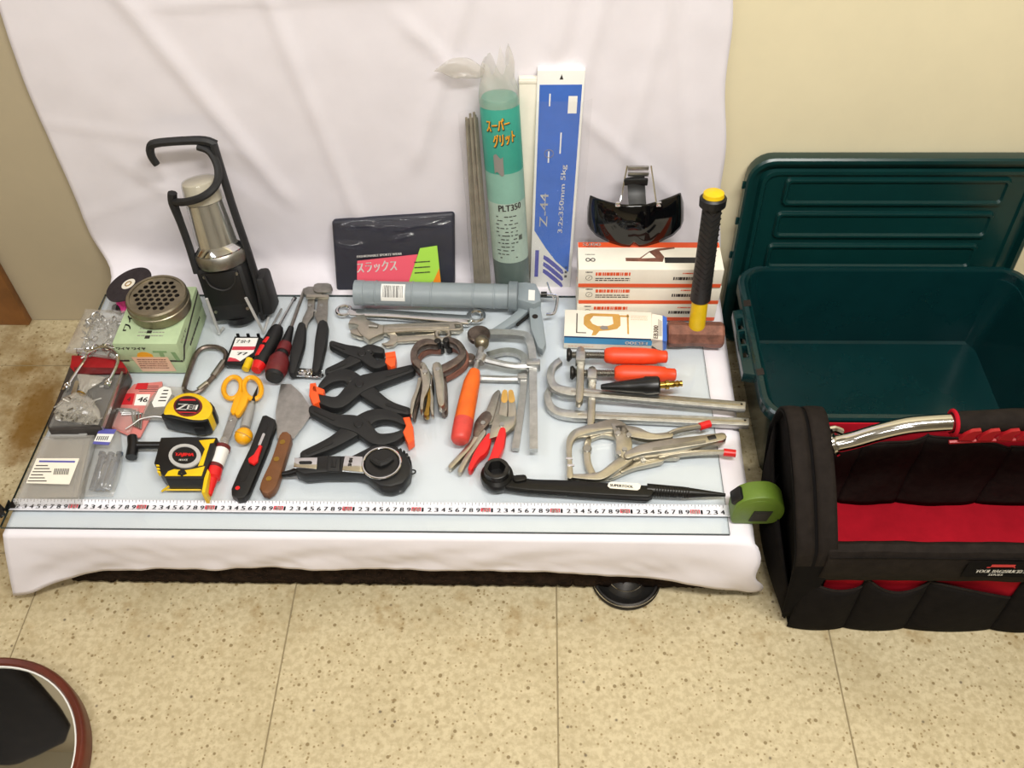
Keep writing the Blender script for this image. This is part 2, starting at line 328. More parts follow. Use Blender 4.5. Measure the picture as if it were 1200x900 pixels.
# ---------------------------------------------------------------- low table under the cloth: platform in a fibrous brown covering, round chrome-rimmed feet
t = thing('low_table', 'low platform with a ragged dark brown fibrous edge under the white cloth', 'table', (55, 22, -15))
B().box((56, 23.2, -3.2), (100, 53.5, 4.4), bev=.3).done('board', 'carpet', t)
def skirt(a, s):
    x = 6 + 100 * a; k = noise.noise(V((x * .8, s * 4, 1))) * .25 + noise.noise(V((x * 2.7, s * 9, 4))) * .18
    return V((x, -4.0 + k, -5.2 - 9.0 * s + .25 * noise.noise(V((x * 1.3, 0, 9)))))
B().grid(skirt, 220, 10).done('skirt', 'carpet', t, solid=.5)
rg = random.Random(5); b = B()
for _ in range(1500):
    x = rg.uniform(6, 106); z = rg.uniform(-13.6, -6); q = V((x, -4.2, z)); d = V((rg.uniform(-1, 1), rg.uniform(-.4, .05), rg.uniform(-.5, .35))) * rg.uniform(.3, .9)
    b.tube([q, q + d * .6 + V((0, -.12, .1)), q + d], [.05, .02], 3)
b.done('fibre_tuft', 'fibre', t, kind='stuff')
for x, y in ((91, -2.6), (20, 8), (20, 42), (91, 42)):
    f = B().lathe((x, y, -15), (x, y, -12), [(0, 5.2), (.5, 5.35), (1.0, 5.1), (1.1, 4.7), (.7, 4.2), (.6, 3.4), (1.5, 2.6), (2.2, 1.2), (7, 1.2)], 40).done('foot', 'dark_steel', t)
    B().ring((x, y, -13.95), 5.1, .13, n=48).done('rim', 'chrome', f); B().ring((x, y, -13.7), 2.7, .12, n=36).done('inner_ring', 'chrome', f)
# ---------------------------------------------------------------- white cloth: down the wall, over the table, hanging over its front
def ridge(x, z, x0, z0, x1, z1, w, h):
    d = V((x1 - x0, z1 - z0)); l = d.length; d /= l; p = V((x - x0, z - z0)); a = p.dot(d); c = p.x * d.y - p.y * d.x
    e = 1.0 if 0 < a < l else math.exp(-(min(abs(a), abs(a - l)) / 4) ** 2)
    return h * e * math.exp(-(c / w) ** 2)
HEM = [(-3, -13.2), (1, -12.8), (5, -11.2), (12, -9.7), (20, -8.7), (35, -8.2), (61, -8.1), (75, -8.3), (85, -8.8), (98, -10.2), (105, -11.4), (109, -12.6), (112, -12.0)]
def hem(x):
    for (a, p), (b_, q) in zip(HEM, HEM[1:]):
        if x <= b_: return p + (q - p) * max(0, (x - a) / (b_ - a))
    return HEM[-1][1]
FOLDS = [(15, 58, 34, 18, 1.6, .5), (38, 56, 46, 14, 1.3, .4), (70, 60, 58, 25, 1.2, .5), (83, 60, 80, 44, 1.5, .6), (88, 60, 84, 40, 1.2, .5), (97, 58, 88, 8, 1.2, .35), (60, 45, 76, 28, 1.2, .3), (2, 30, 24, 26, 1.0, .14), (10, 22, 30, 2, 1.6, .2), (0, 12, 22, 20, 1.0, .12), (100, 16, 86, 30, 1.1, .3), (96, 52, 104, 10, 1.3, .35), (26, 50, 58, 52, .8, .3)]
NV1, NV2, NV3 = 80, 46, 16
def cloth(a, v):
    j = round(v * (NV1 + NV2 + NV3))
    if j <= NV1:
        z = 78 - (78 + .2) * (j / NV1); x0 = -2.4 + .05 * z + .5 * math.sin(z * .13); x0 = x0 + (1.1 - x0) * math.exp(-(max(z, 0) / 4.5) ** 2); x1 = 109.6 - .11 * z + .3 * math.sin(z * .3)
        x = x0 + (x1 - x0) * a
        y = 52.35 - .25 + .22 * noise.noise(V((x * .06, z * .05, 0))) + .10 * noise.noise(V((x * .22, z * .18, 5)))
        for f in FOLDS: y -= ridge(x, z, *f) * 1.1
        r = 3.0 + 3.6 * math.exp(-(max(x, 0) / 9) ** 2)
        if z < r: y -= r - math.sqrt(max(0, r * r - (r - max(z, 0)) ** 2)); 
        return V((x, min(y, 52.75), z - .55))
    if j <= NV1 + NV2:
        s = (j - NV1) / NV2; x0 = 1.1 - .1 * s; x1 = 109.5 - 1.5 * s; x = x0 + (x1 - x0) * a; y = 49.1 - 3.6 * math.exp(-(max(x, 0) / 9) ** 2); y = y - (y + 4.5) * s
        z = -.56 - (0.25 * (.5 + noise.noise(V((x * .2, y * .2, 3)))) if x > 105.2 else 0)
        if x > 107.2: z -= (x - 107.2) * .5
        return V((x, y, z))
    s = (j - NV1 - NV2) / NV3; x0 = 1.0 - 2.6 * s; x1 = 108.0 + 2.6 * s + .5 * math.sin(s * 9); x = x0 + (x1 - x0) * a
    z = -.56 + (hem(x) + .56) * s
    bulge = 1.2 * math.exp(-((x - 109) / 3.5) ** 2) * math.sin(s * 3.1) + 2.2 * s * math.exp(-((x + 1) / 7) ** 2) + 1.0 * s * math.exp(-((x - 104) / 6) ** 2)
    y = -4.5 - .45 * math.sin(min(1, s * 3) * 1.57) - bulge - s * (.45 * noise.noise(V((x * .12 + s * 2, s * 2.0, 7))) + .22 * noise.noise(V((x * .35 - s * 3, s * 3, 2))) + .25)
    return V((x, y, z))
B().grid(cloth, 150, NV1 + NV2 + NV3).done('white_cloth', 'cloth', None, 'white cotton sheet hung on the wall and spread under the glass over the table front', None, 'cloth', loc=(55, 20, -.5), solid=.08, smooth=180)
# ---------------------------------------------------------------- glass plate
t = thing('glass_plate', 'clear glass plate lying on the white cloth with tools laid out on it', 'glass plate', (52, 20, -.5))
gz0 = -.48; b = B().raw([(.4, -3.6, gz0), (104.5, -3.6, gz0), (104.8, 44.5, gz0), (1.0, 44.5, gz0), (.4, -3.6, 0), (104.5, -3.6, 0), (104.8, 44.5, 0), (1.0, 44.5, 0)], [(0, 3, 2, 1), (4, 5, 6, 7)])
b.done('sheet', 'glass', t, smooth=0)
b = B().raw([(.4, -3.6, gz0), (104.5, -3.6, gz0), (104.8, 44.5, gz0), (1.0, 44.5, gz0), (.4, -3.6, 0), (104.5, -3.6, 0), (104.8, 44.5, 0), (1.0, 44.5, 0)], [(0, 1, 5, 4), (1, 2, 6, 5), (2, 3, 7, 6), (3, 0, 4, 7)])
b.done('polished_edge', 'glass_edge', t, smooth=0)
# ---------------------------------------------------------------- round mirror at the lower left
t = thing('round_mirror', 'round mirror in a red-brown wooden frame lying on the floor at lower left', 'mirror', (1.3, -33.6, -15))
B().lathe((1.3, -33.6, -15), (1.3, -33.6, -10), [(0, 15.6), (.3, 16.0), (2.4, 16.0), (3.0, 15.8), (3.2, 15.5), (3.0, 14.9), (2.4, 14.6)], 72, caps=False).done('frame', 'mirror_wood', t)
B().ring((1.3, -33.6, -12.45), 14.6, .12, n=72).done('bead', 'white', t)
B().disc((1.3, -33.6), 14.7, -13.2, -12.6, 72).done('mirror_glass', 'mirror', t)
# coat and stand added out of view, to make the mirror's dark reflection
t = thing('added_coat_stand', 'added dark wooden coat stand, out of view on the left', 'coat stand', (-84, 29, -15))
B().lathe((-84, 34, -15), (-84, 34, 160), [(0, 10), (1.2, 10), (1.6, 9), (2.2, 1.6), (175, 1.6), (177, 2.4), (180, 1.0)], 24).done('pole', 'mirror_wood', t)
B().tube([(-84, 33, 152), (-84, 30.5, 151), (-84, 29.8, 154)], .7, 8, 3).done('peg', 'mirror_wood', t)
t = thing('added_coat', 'added dark coat, out of view, giving the black shape in the round mirror', 'coat', (-84, 25, 60))
CT = [(-55, 60), (-54, 80), (-53, 100), (-53.5, 115), (-55, 126), (-60, 136), (-70, 145), (-78, 152)]
def coat(a, s):
    i = s * 7; j = min(6, int(i)); k = i - j; xr = CT[j][0] * (1 - k) + CT[j + 1][0] * k; z = CT[j][1] * (1 - k) + CT[j + 1][1] * k; hw = xr + 84; th = a * 6.283
    return V((-84 + hw * math.cos(th), 25 + (3.0 + 1.2 * (1 - s)) * math.sin(th) * (1 if s < .9 else .7) + .8 * math.sin(th * 7) * (1 - s), z))
B().grid(coat, 56, 28).done('coat_body', 'coat', t, solid=.4)
# ================================================================ AGAINST THE WALL
# lantern
t = thing('camping_lantern', 'black folding lantern with a clear and chrome lamp head, leaning beside the green box', 'lantern', (26.5, 38, 0))
a0 = V((26.6, 38.8, .5)); a1 = V((23.4, 46.2, 24.2)); u = (a1 - a0).normalized(); sx = (V((1, 0, 0)) - u * u.x).normalized(); fr = sx.cross(u)
Lp = lambda a, b_, c: a0 + sx * a + u * b_ + fr * c
rot = Matrix((sx, -fr, u)).transposed()
body = B().box(Lp(-.3, 5.4, 0), (8.2, 5.4, 10.0), rot, .9).done('body', 'rubber', t)
B().box(Lp(-.3, 6.6, 2.7), (6.4, .5, 6.0), rot, .2).done('front_panel', 'black', body)
B().tube([Lp(-2.8, 9.4, 3.05), Lp(-2.2, 7.4, 3.1), Lp(-.2, 6.4, 3.1), Lp(1.8, 7.4, 3.1), Lp(2.4, 9.4, 3.05)], .16, 6, 4).done('panel_seam', 'charcoal', body)
for a in (-2.9, 2.6):
    for h in (2.6, 9.0): B().lathe(Lp(a, h, 2.8), Lp(a, h, 3.4), [(0, .28), (.25, .28)], 10).done('screw', 'steel', body)
B().lathe(Lp(0, -.6, 0), Lp(0, 1, 0), [(0, 2.6), (1.2, 2.8)], 24).done('foot', 'black', t)
B().box(Lp(5.0, 3.4, -1.2), (2.2, 4.8, 7.2), rot, .8).done('battery_door', 'rubber', t)
B().lathe(Lp(0, 10.2, 0), Lp(0, 12, 0), [(0, 4.0), (.5, 4.2), (1.9, 4.25), (2.3, 4.0)], 40).done('collar', 'dull_steel', t)
B().lathe(Lp(0, 12.4, 0), Lp(0, 14, 0), [(0, 4.0), (.3, 4.05), (1.4, 3.3), (1.6, 3.0)], 40).done('reflector_ring', 'chrome', t)
B().lathe(Lp(0, 13.6, 0), Lp(0, 14, 0), [(0, 3.3), (7.2, 2.85), (7.3, 2.0)], 40).done('reflector', 'chrome', t)
B().lathe(Lp(0, 13.4, 0), Lp(0, 14, 0), [(0, 3.5), (10.4, 2.85), (11.0, 2.6), (11.1, .1)], 40, caps=False).done('lamp_glass', 'lamp_glass', t)
B().lathe(Lp(0, 20.9, 0), Lp(0, 22, 0), [(0, 2.83), (3.2, 2.66), (3.4, 2.4)], 32).done('frosted_cap', 'cap_cream', t)
P = lambda L_: [KY(*q) for q in L_]
B().tube(P([(309, 372, 38.5), (304, 340, 40), (291, 296, 42.5), (272, 240, 45.2), (250, 168, 48.2)]), 1.0, 8, 4, flat=(.55, 1.15)).done('handle_rail', 'rubber', t)
B().tube(P([(253, 170, 48.3), (240, 165, 48.3), (215, 165, 48.3), (182, 168, 48.3), (176, 174, 48.3), (178, 184, 48), (184, 193, 47.8)]), [.9, .8, .75, .75, .7, .6], 8, 4, flat=(.9, .9)).done('hanging_hook', 'rubber', t)
B().tube(P([(232, 172, 48.0), (246, 178, 47.4), (255, 195, 46), (255, 212, 44.2), (247, 224, 42.4), (232, 233, 41.6), (214, 237, 42.3), (203, 236, 43.4)]), .62, 8, 4).done('guard_hoop', 'rubber', t)
B().tube(P([(202, 226, 43.7), (203, 238, 43.4), (212, 262, 42.6), (222, 290, 41.4), (231, 320, 39.6)]), [.75, .75, .6, .6, .6], 8, 4).done('side_arm', 'rubber', t)
for (p, q, r_) in (((242, 350, 35.2), (257, 391), (262, 384)), ((288, 349, 35.6), (309, 390), (321, 352))):
    B().tube([KY(*p), K(q[0], q[1], .2), K(r_[0], r_[1], .25)], .25, 8).done('wire_leg', 'silver_paint', t)
# packed trousers
t = thing('packed_trousers', 'navy trousers folded in clear film with a red and green label, leaning on the cloth', 'clothing', (52, 46, 0))
bl, br, tl = KY(394, 344, 46.0), KY(534, 336, 46.9), KY(388, 259, 50.8); F = Face(bl, KY(533, 335, 46.5), tl)
rotF = Matrix((F.xd, F.yd, F.n)).transposed(); w_, h_ = F.ex.length, F.ey.length
B().box(F.p(.5, .5, -.9), (w_, h_, 1.6), rotF, .6, 3).done('folded_cloth', 'navy', t)
FL = [(.93, -.10, .05, .45, .55), (.86, .10, .30, .95, .6), (.80, .22, .40, .75, .5), (.72, -.30, .02, .28, .45), (.90, -.16, .55, 1.0, .5), (.70, .12, .45, .70, .4)]
def film(a, s):
    d = .14 + .12 * abs(noise.noise(V((a * 5, s * 3, 2))))
    for t0, sl, a0, a1, am in FL:
        if a0 < a < a1: d += 1.5 * am * math.sin(math.pi * (a - a0) / (a1 - a0)) * math.exp(-((s - t0 - sl * (a - a0) - .02 * noise.noise(V((a * 9, t0 * 9, 0)))) / .036) ** 2)
    return F.p(-.012 + 1.024 * a, -.01 + 1.02 * s, d)
B().grid(film, 90, 90).done('film', 'clear_film', t)
b = F.patch(B(), [(.18, .02), (.20, .455), (.70, .49), (.60, .02)], .62); b.done('red_label', 'coral', t, smooth=0)
F.patch(B(), [(.60, .02), (.72, .57), (.86, .59), (.89, .02)], .62).done('green_label', 'lime', t, smooth=0)
F.patch(B(), [(.80, .02), (.875, .28), (.89, .02)], .66).done('orange_corner', 'print_orange', t, smooth=0)
b = B(); F.text(b, 'FASHIONABLE SPORTS WEAR', .385, .515, w=w_ * .37, h=.42, d=.66, bold=.02); F.text(b, 'スラックス', .36, .36, w=w_ * .33, h=2.0, d=.66, bold=.05); b.done('lettering', 'white_print', t, smooth=0)
b = B(); Fb = Face(F.p(0, 0, .66), F.p(1, 0, .66), F.p(0, 1, .66)); lines(Fb, b, .67, .80, .20, .42, 3, 4, .22); b.done('small_print', 'dark_print', t, smooth=0, kind='stuff')
# bare welding rods in a clear sleeve
t = thing('welding_rods', 'bundle of bare grey welding rods standing left of the green sleeve', 'welding rods', (67, 47.5, -.5))
rg = random.Random(2)
for k in range(9):
    u0 = 556 + rg.uniform(2, 22); du = 545 + k * 1.9; y1 = 51.0 - rg.uniform(0, 1.0)
    B().tube([K(557 + k * 2.2, 338, -.45), KY(546.5 + k * 1.5, 134 + rg.uniform(-3, 10) + (6 if k < 2 else 0), 50.6 + .3 * (k % 3))], .2, 7).done('rod', 'rod_coat', t)
def slv(a, s):
    c0 = K(565, 338, -.4) * (1 - s) + KY(551, 132, 50.6) * s; th = a * 6.283; return c0 + V((1.8 * math.cos(th), .9 * math.sin(th) - .1, 0)) * (1 + .1 * noise.noise(V((a * 6, s * 5, 1))))
B().grid(slv, 24, 20).done('sleeve', 'clear_film', t)
# green printed sleeve of rods
t = thing('green_rod_packet', 'round green and grey printed packet of welding rods with a crumpled clear top', 'packet', (71.6, 47.2, -.5))
q0, q1 = K(601, 337, -.4), KY(584, 104, 50.0); ax = (q1 - q0); Lg = ax.length
seg = lambda d0, d1, r, extra=[]: [(d0, r), (d1, r)]
B().lathe(q0, q1, [(0, 2.7), (.3, 3.0), (7.2, 3.05)], 32, (1, .8)).done('lower_sleeve', 'grey_green', t)
B().lathe(q0, q1, [(7.2, 3.08), (19, 3.08)], 32, (1, .8), caps=False).done('print_sleeve', 'pale_green', t)
B().lathe(q0, q1, [(19, 3.08), (24.5, 3.08)], 32, (1, .8), caps=False).done('middle_sleeve', 'mid_teal', t)
B().lathe(q0, q1, [(24.5, 3.08), (25, 3.08), (36, 3.0), (36.6, 2.6)], 32, (1, .8)).done('top_sleeve', 'teal', t)
an = ax.normalized(); xs = (V((1, 0, 0)) - an * an.x).normalized(); fn = xs.cross(an)
def cyl(b, body, a, h0, w, h, tilt=0.0, bold=0.0, rr=3.12):
    vs, fs = glyphs(body); x0 = min(v.x for v in vs); x1 = max(v.x for v in vs); y0 = min(v.y for v in vs); y1 = max(v.y for v in vs); P_ = []
    for off in ((0,) if not bold else (-bold, 0, bold)):
        b.raw([(lambda th, hh: q0 + an * hh + xs * (rr * math.sin(th)) + fn * (rr * .8 * math.cos(th) + .05))((a + off + ((v.x - x0) / (x1 - x0) - .5) * w) / rr, h0 + ((v.y - y0) / (y1 - y0) - .5) * h + tilt * ((v.x - x0) / (x1 - x0) - .5)) for v in vs], fs)
    return b
b = cyl(B(), 'スーパー', -.3, 33.0, 3.7, 2.1, .5, .10); cyl(b, 'グリット', .6, 30.6, 3.5, 2.2, .7, .10); b.done('lettering', 'dark_print', t, smooth=0)
b = cyl(B(), 'スーパー', -.38, 33.12, 3.7, 2.0, .5, .05, 3.15); cyl(b, 'グリット', .52, 30.72, 3.5, 2.1, .7, .05, 3.15); b.done('orange_lettering', 'amber', t, smooth=0)
b = cyl(B(), 'PLT350', .7, 18.3, 3.9, 1.2, .2, .04); rg = random.Random(9)
for k in range(12):
    h0 = 16.6 - k * .75
    for m in range(5):
        if rg.random() < .7: cyl(b, '-', -1.6 + m * .75 + rg.uniform(-.2, .2), h0, rg.uniform(.3, .7), .16)
for k in range(8): cyl(b, 'I', 1.9 + k * .09, 12.2, .05, 1.0)
b.done('black_print', 'dark_print', t, smooth=0, kind='stuff')
b = B(); 
def pic(a, s): th = (-1.1 + 1.5 * a) / 3.1 - .1; return q0 + an * (24.6 + 3.2 * s + .4 * math.sin(a * 6)) + xs * (3.13 * math.sin(th)) + fn * (3.13 * .8 * math.cos(th) + .05)
b.grid(pic, 8, 6).done('printed_picture', 'grey_print', t)
def crum(a, s):
    th = a * 6.283; r_ = (3.05 - 1.2 * s ** 1.5) * (1 + .35 * s * noise.noise(V((math.cos(th) * 2, math.sin(th) * 2, s * 3)))); d = 35.5 + 9.0 * s * (.75 + .5 * noise.noise(V((math.cos(th) * 1.3, math.sin(th) * 1.3, 4))))
    return q0 + an * min(d, 46) + xs * r_ * math.cos(th) + fn * (r_ * .7 * math.sin(th) + .3) 
B().grid(crum, 40, 14).done('crumpled_top', 'milky_film', t)
def puff(a, s):
    th = a * 6.283; r_ = 1.5 * math.sin(math.pi * min(.98, s * .9 + .1)) * (1 + .3 * noise.noise(V((math.cos(th) * 2, math.sin(th) * 2, s * 4)))) + .1
    c = V((69.2, 50.2, 39.6)) + V((-7.2 * s, 0, 2.6 * s * (1.2 - s))); return c + V((.2 * math.sin(th), r_ * .5 * math.cos(th), r_ * math.sin(th)))
B().grid(puff, 24, 12).done('film_tail', 'milky_film', t)
# plain white carton behind, blue and white carton in front
t = thing('plain_rod_carton', 'plain white welding rod carton standing half hidden behind the blue one', 'box', (76, 50, -.5))
F = Face(K(611, 330, -.45) + V((0, .9, 0)), K(636, 330, -.45) + V((0, .9, 0)), KY(607, 92, 50.9)); w_, h_ = 3.1, F.ey.length; F.ex = F.xd * w_
rotF = Matrix((F.xd, F.yd - F.xd * F.xd.dot(F.yd), F.n)).transposed()
B().box(F.p(.5, .5, -.5), (w_, h_, 1.0), rotF, .12).done('carton', 'cream', t)
B().box(F.p(.5, .985, .02), (w_ - .2, .5, .15), rotF, .05).done('torn_flap', 'cream', t)
t = thing('blue_rod_carton', 'tall blue and white welding rod carton leaning on the cloth', 'box', (79.6, 48, -.5))
bl, br, tl, tr = KY(621, 337, 47.2), KY(668, 337, 47.2), KY(632, 83, 50.6), KY(684, 82, 50.6)
F = Face(bl, br, bl + ((tl + tr) - (bl + br)) / 2); rotF = Matrix((F.xd, F.yd, F.n)).transposed(); w_, h_ = F.ex.length, F.ey.length
B().box(F.p(.5, .5, -.75), (w_, h_, 1.5), rotF, .15).done('carton', 'white', t)
F.patch(B(), [(.06, .30), (.14, .275), (.35, .21), (.6, .145), (.93, .085), (.95, .945), (.06, .945)]).done('blue_panel', 'blue_print', t, smooth=0)
b = B(); F.text(b, 'Z-44', .26, .40, w=6.5, h=1.3, up=90, d=.06, bold=.02); F.text(b, '3.2x350mm 5kg', .68, .45, w=13, h=1.0, up=90, d=.06, bold=.03)
for k, (s0, t0) in enumerate(((.30, .62), (.55, .66), (.55, .70), (.27, .86))): F.rect(b, s0, t0, s0 + .03, t0 + .05, .06)
F.rect(b, .68, .83, .87, .90, .055); b.done('white_lettering', 'white_print', t, smooth=0)
b = B().ring(F.p(.32, .66, .05), .7, .06, F.n, 24, 4); b.done('round_emblem', 'grey_print', t)
b = B()
for k in range(3):
    o = .036 * k; F.patch(b, [(.30, .155 - o), (.31, .175 - o), (.42, .162 - o), (.60, .132 - o), (.78, .098 - o), (.82, .080 - o), (.78, .074 - o), (.58, .108 - o), (.42, .136 - o)])
F.rect(b, .10, .06, .19, .20); b.done('coil_emblem', 'purple_print', t, smooth=0)
b = B(); lines(F, b, .84, .90, .05, .12, 3, 3); F.patch(b, [(.47, .965), (.55, .965), (.53, .975), (.51, .985), (.49, .975)], .03); b.done('small_print', 'dark_print', t, smooth=0, kind='stuff')
def wrap(a, s): return F.p(-.02 + 1.22 * a, .0 + .88 * s, .14 + .18 * noise.noise(V((a * 3, s * 8, 6))) - (1.0 * max(0, a - .82) / .2))
B().grid(wrap, 16, 30).done('clear_wrap', 'clear_film', t)
# ---------------------------------------------------------------- stack of three orange and white tool boxes
def tool_box(k, dx, dy, label):
    t = thing('tool_box', label, 'box', (95.5 + dx, 41.7 + dy, 3.93 * k), 'stacked orange and white boxes')
    x0, y0, z0, z1 = 83.95 + dx, 38.4 + dy, 3.93 * k + .01, 3.93 * k + 3.9; x1, y1 = x0 + 23.3, y0 + 6.7
    B().box(((x0 + x1) / 2, (y0 + y1) / 2, (z0 + z1) / 2), (x1 - x0, y1 - y0, z1 - z0), None, .06).done('carton', 'cream', t)
    Ff = Face((x0, y0, z0), (x1, y0, z0), (x0, y0, z1)); Ft = Face((x0, y0, z1), (x1, y0, z1), (x0, y1, z1)); Fr = Face((x1, y0, z0), (x1, y1, z0), (x1, y0, z1))
    b = Ff.rect(B(), .003, .01, .997, .21); Ft.rect(b, .003, .80, .997, .99); Fr.rect(b, .01, .01, .99, .2); b.done('orange_stripe', 'carton_orange', t, smooth=0)
    b = B(); Ft.text(b, 'S300', .10, .90, w=2.9, h=.75, d=.06, bold=.05); b.done('white_lettering', 'white_print', t, smooth=0)
    b = lines(Ft, B(), .06, .15, .80, .84, 1, 5); Ff.text(b, '⊘', .075, .55, h=1.1, d=.03); Ft.text(b, '∞', .085, .34, w=1.6, h=.9, d=.03); lines(Ft, b, .05, .12, .52, .56, 1, 8); lines(Ff, b, .12, .36, .34, .56, 2, 3 + k, .45); lines(Ff, b, .66, .86, .42, .60, 1, 8, .9); lines(Ff, b, .05, .1, .8, .9, 1, 8); b.done('small_print', 'dark_print', t, smooth=0, kind='stuff')
    b = lines(Ff, B(), .12, .36, .64, .86, 1, 11 + k, .8); lines(Ff, b, .72, .84, .74, .86, 1, 8, .5); b.done('red_print', 'carton_orange', t, smooth=0, kind='stuff')
    if k == 2:
        b = Ft.patch(B(), [(.33, .30), (.33, .42), (.43, .42), (.50, .66), (.56, .76), (.68, .82), (.68, .76), (.57, .68), (.60, .46), (.585, .28)], .03); b.done('printed_holder', 'rust', t, smooth=0)
        Ft.patch(B(), [(.44, .40), (.50, .62), (.54, .42)], .06).done('printed_gap', 'cream', t, smooth=0)
        Ft.patch(B(), [(.60, .24), (.60, .44), (.82, .44), (.82, .24)], .03).done('printed_grip', 'charcoal', t, smooth=0)
tool_box(0, 0, .1, 'orange and white electrode holder box at the bottom of the stack')
tool_box(1, .1, .1, 'orange and white electrode holder box in the middle of the stack')
tool_box(2, -.1, -.1, 'orange and white electrode holder box on top of the stack, under the visor')
# welding visor
t = thing('welding_visor', 'glossy black welding visor with a metal clip, resting on the stacked boxes', 'visor', (93.4, 45, 11.8))
EDGE = [(-1.0, 689, 243, 262), (-.9, 692, 229, 268), (-.75, 699, 232, 276), (-.5, 715, 237, 284), (-.25, 729, 239.5, 288), (-.1, 738, 240, 288.5), (0, 743, 240, 283.5), (.1, 749, 240, 288.5), (.25, 757, 239.5, 288), (.5, 771, 236, 284), (.75, 788, 230, 276), (.9, 797, 226, 267), (1.0, 800.5, 238, 258)]
def vis(a, s):
    x = -1 + 2 * a
    for p, q in zip(EDGE, EDGE[1:]):
        if x <= q[0] + 1e-6: break
    k = (x - p[0]) / (q[0] - p[0]); uu = p[1] + (q[1] - p[1]) * k; v0 = p[2] + (q[2] - p[2]) * k; v1 = p[3] + (q[3] - p[3]) * k
    return KY(uu, v1 + (v0 - v1) * s, 43.3 + 5.2 * abs(x) ** 2.2 + .8 * s + .5 * (2 * s - 1) ** 2)
B().grid(vis, 60, 14).done('lens_shield', 'gloss_black', t, solid=.25)
for dx in (-12, 0, 0): pass
B().tube(P([(747, 240, 44.8), (746, 224, 46.6), (745, 207, 47.6)]), 1.5, 8, 3, flat=(1.0, .2)).done('hinge_strap', 'black', t)
B().box(KY(745, 213, 47.2), (3.8, .6, 1.2), None, .15).done('strap_block', 'black', t)
for v in (197, 204): B().box(KY(748, v, 47.9), (3.3, .45, .7), None, .12).done('clip_bar', 'steel', t)
for uu, ub in ((735, 727), (763, 769)): B().tube(P([(uu, 194, 48), ((uu + ub) / 2, 215, 47), (ub, 237, 44.8)]), .13, 6).done('clip_wire', 'chrome', t)
for ub in (724, 772): B().box(KY(ub, 239, 43.7), (.8, .5, .8), None, .12).done('rivet', 'chrome', t)
# sledge hammer
t = thing('sledge_hammer', 'sledge hammer with a rusty head and black and yellow handle standing on its head', 'hammer', (103.3, 33.5, 0))
hz = 2.15; bm_ = B().lathe((98.7, 33.3, hz), (108, 33.1, hz), [(0, 1.9), (.35, 2.15), (2.4, 2.15), (3.2, 1.95), (5.6, 1.95), (6.6, 2.15), (8.7, 2.15), (9.05, 1.9)], 8).done('head', 'rust', t, smooth=20)
h0, h1 = V((103.3, 33.3, 3.0)), V((102.75, 36.0, 28.6)); HL = (h1 - h0).length
B().lathe(h0, h1, [(0, 1.25), (1.2, 1.35), (6.2, 1.3)], 20, (1, .8)).done('handle', 'yellow', t)
B().lathe(h0, h1, [(6.2, 1.4), (6.5, 1.62), (HL - 2.0, 1.42)], 20, (1, .85)).done('grip', 'charcoal', t)
b = B(); hd = (h1 - h0).normalized(); hs = (V((1, 0, 0)) - hd * hd.x).normalized(); hf = hs.cross(hd)
for k in range(17):
    d = 7.4 + k * .95
    for sg in (-1, 1): b.tube([h0 + hd * d + hf * 1.28 , h0 + hd * (d + .8) + hf * 1.08 + hs * sg * .9, h0 + hd * (d + 1.2) + hf * .5 + hs * sg * 1.4], .12, 4)
b.done('grip_ridge', 'rubber', t, kind='stuff')
B().lathe(h0, h1, [(HL - 2.1, 1.6), (HL - 1.9, 1.95), (HL - .7, 2.0), (HL - .4, 1.7)], 24, (1, .9)).done('pommel', 'black', t)
B().lathe(h0, h1, [(HL - .5, 1.6), (HL + .2, 1.5), (HL + .45, 1.1)], 24, (1, .9)).done('end_cap', 'yellow', t)
# ---------------------------------------------------------------- clamp box EB300
t = thing('clamp_box', 'white and blue clamp box with a printed clamp, lying in front of the stack', 'box', (89, 35, 0))
A, Bq, C_ = K(660, 409.5, 0), K(776, 411.5, 0), K(660, 362, 3.0)
zt = 2.9; fl, frt, bk = K(661, 393.5, zt), K(765, 397, zt), K(659.5, 362.5, zt)
xd = (frt - fl).normalized(); yd = V((-xd.y, xd.x, 0)); dep = (bk - fl).dot(yd); wid = (frt - fl).length + .0
rotB = Matrix((xd, yd, V((0, 0, 1)))).transposed()
B().box(fl + xd * wid / 2 + yd * dep / 2 + V((0, 0, -zt / 2)), (wid, dep, zt), rotB, .06).done('carton', 'cream', t)
Ft = Face(fl, fl + xd * wid, fl + yd * dep); Ff = Face(fl - V((0, 0, zt)), fl + xd * wid - V((0, 0, zt)), fl)
Ff.rect(B(), .003, .42, .997, .88).done('blue_stripe', 'carton_blue', t, smooth=0)
b = Ff.rect(B(), .003, .88, .997, .99); b.done('navy_line', 'navy_print', t, smooth=0)
b = B(); Ff.text(b, 'EB300', .82, .63, w=3.6, h=.72, up=180, d=.06, bold=.05); b.done('white_lettering', 'white_print', t, smooth=0)
b = B(); O = [(.24, .82), (.30, .88), (.62, .88), (.64, .82), (.64, .45), (.60, .32), (.50, .25), (.40, .22), (.36, .06), (.31, .04), (.33, .22), (.27, .30), (.22, .45), (.22, .72)]
H = [(.33, .78), (.55, .78), (.56, .50), (.50, .42), (.38, .40), (.32, .48), (.29, .62)]
b.prism([Ft.p(a, s_, .03) for a, s_ in O], 0, 0, holes=[[Ft.p(a, s_, .03) for a, s_ in H]], dirv=V((0, 0, -.02))); Ft.rect(b, .64, .78, .74, .84); Ft.rect(b, .715, .14, .735, .88); b.done('printed_clamp', 'tan_print', t, smooth=0)
Ft.patch(B(), [(.40, .34), (.44, .26), (.50, .30), (.49, .40), (.43, .42)], .06).done('printed_knob', 'grey_print', t, smooth=0)
b = Ft.rect(B(), .135, .12, .148, .86); Ft.rect(b, .135, .12, .25, .15); b.done('printed_bracket', 'dark_print', t, smooth=0)
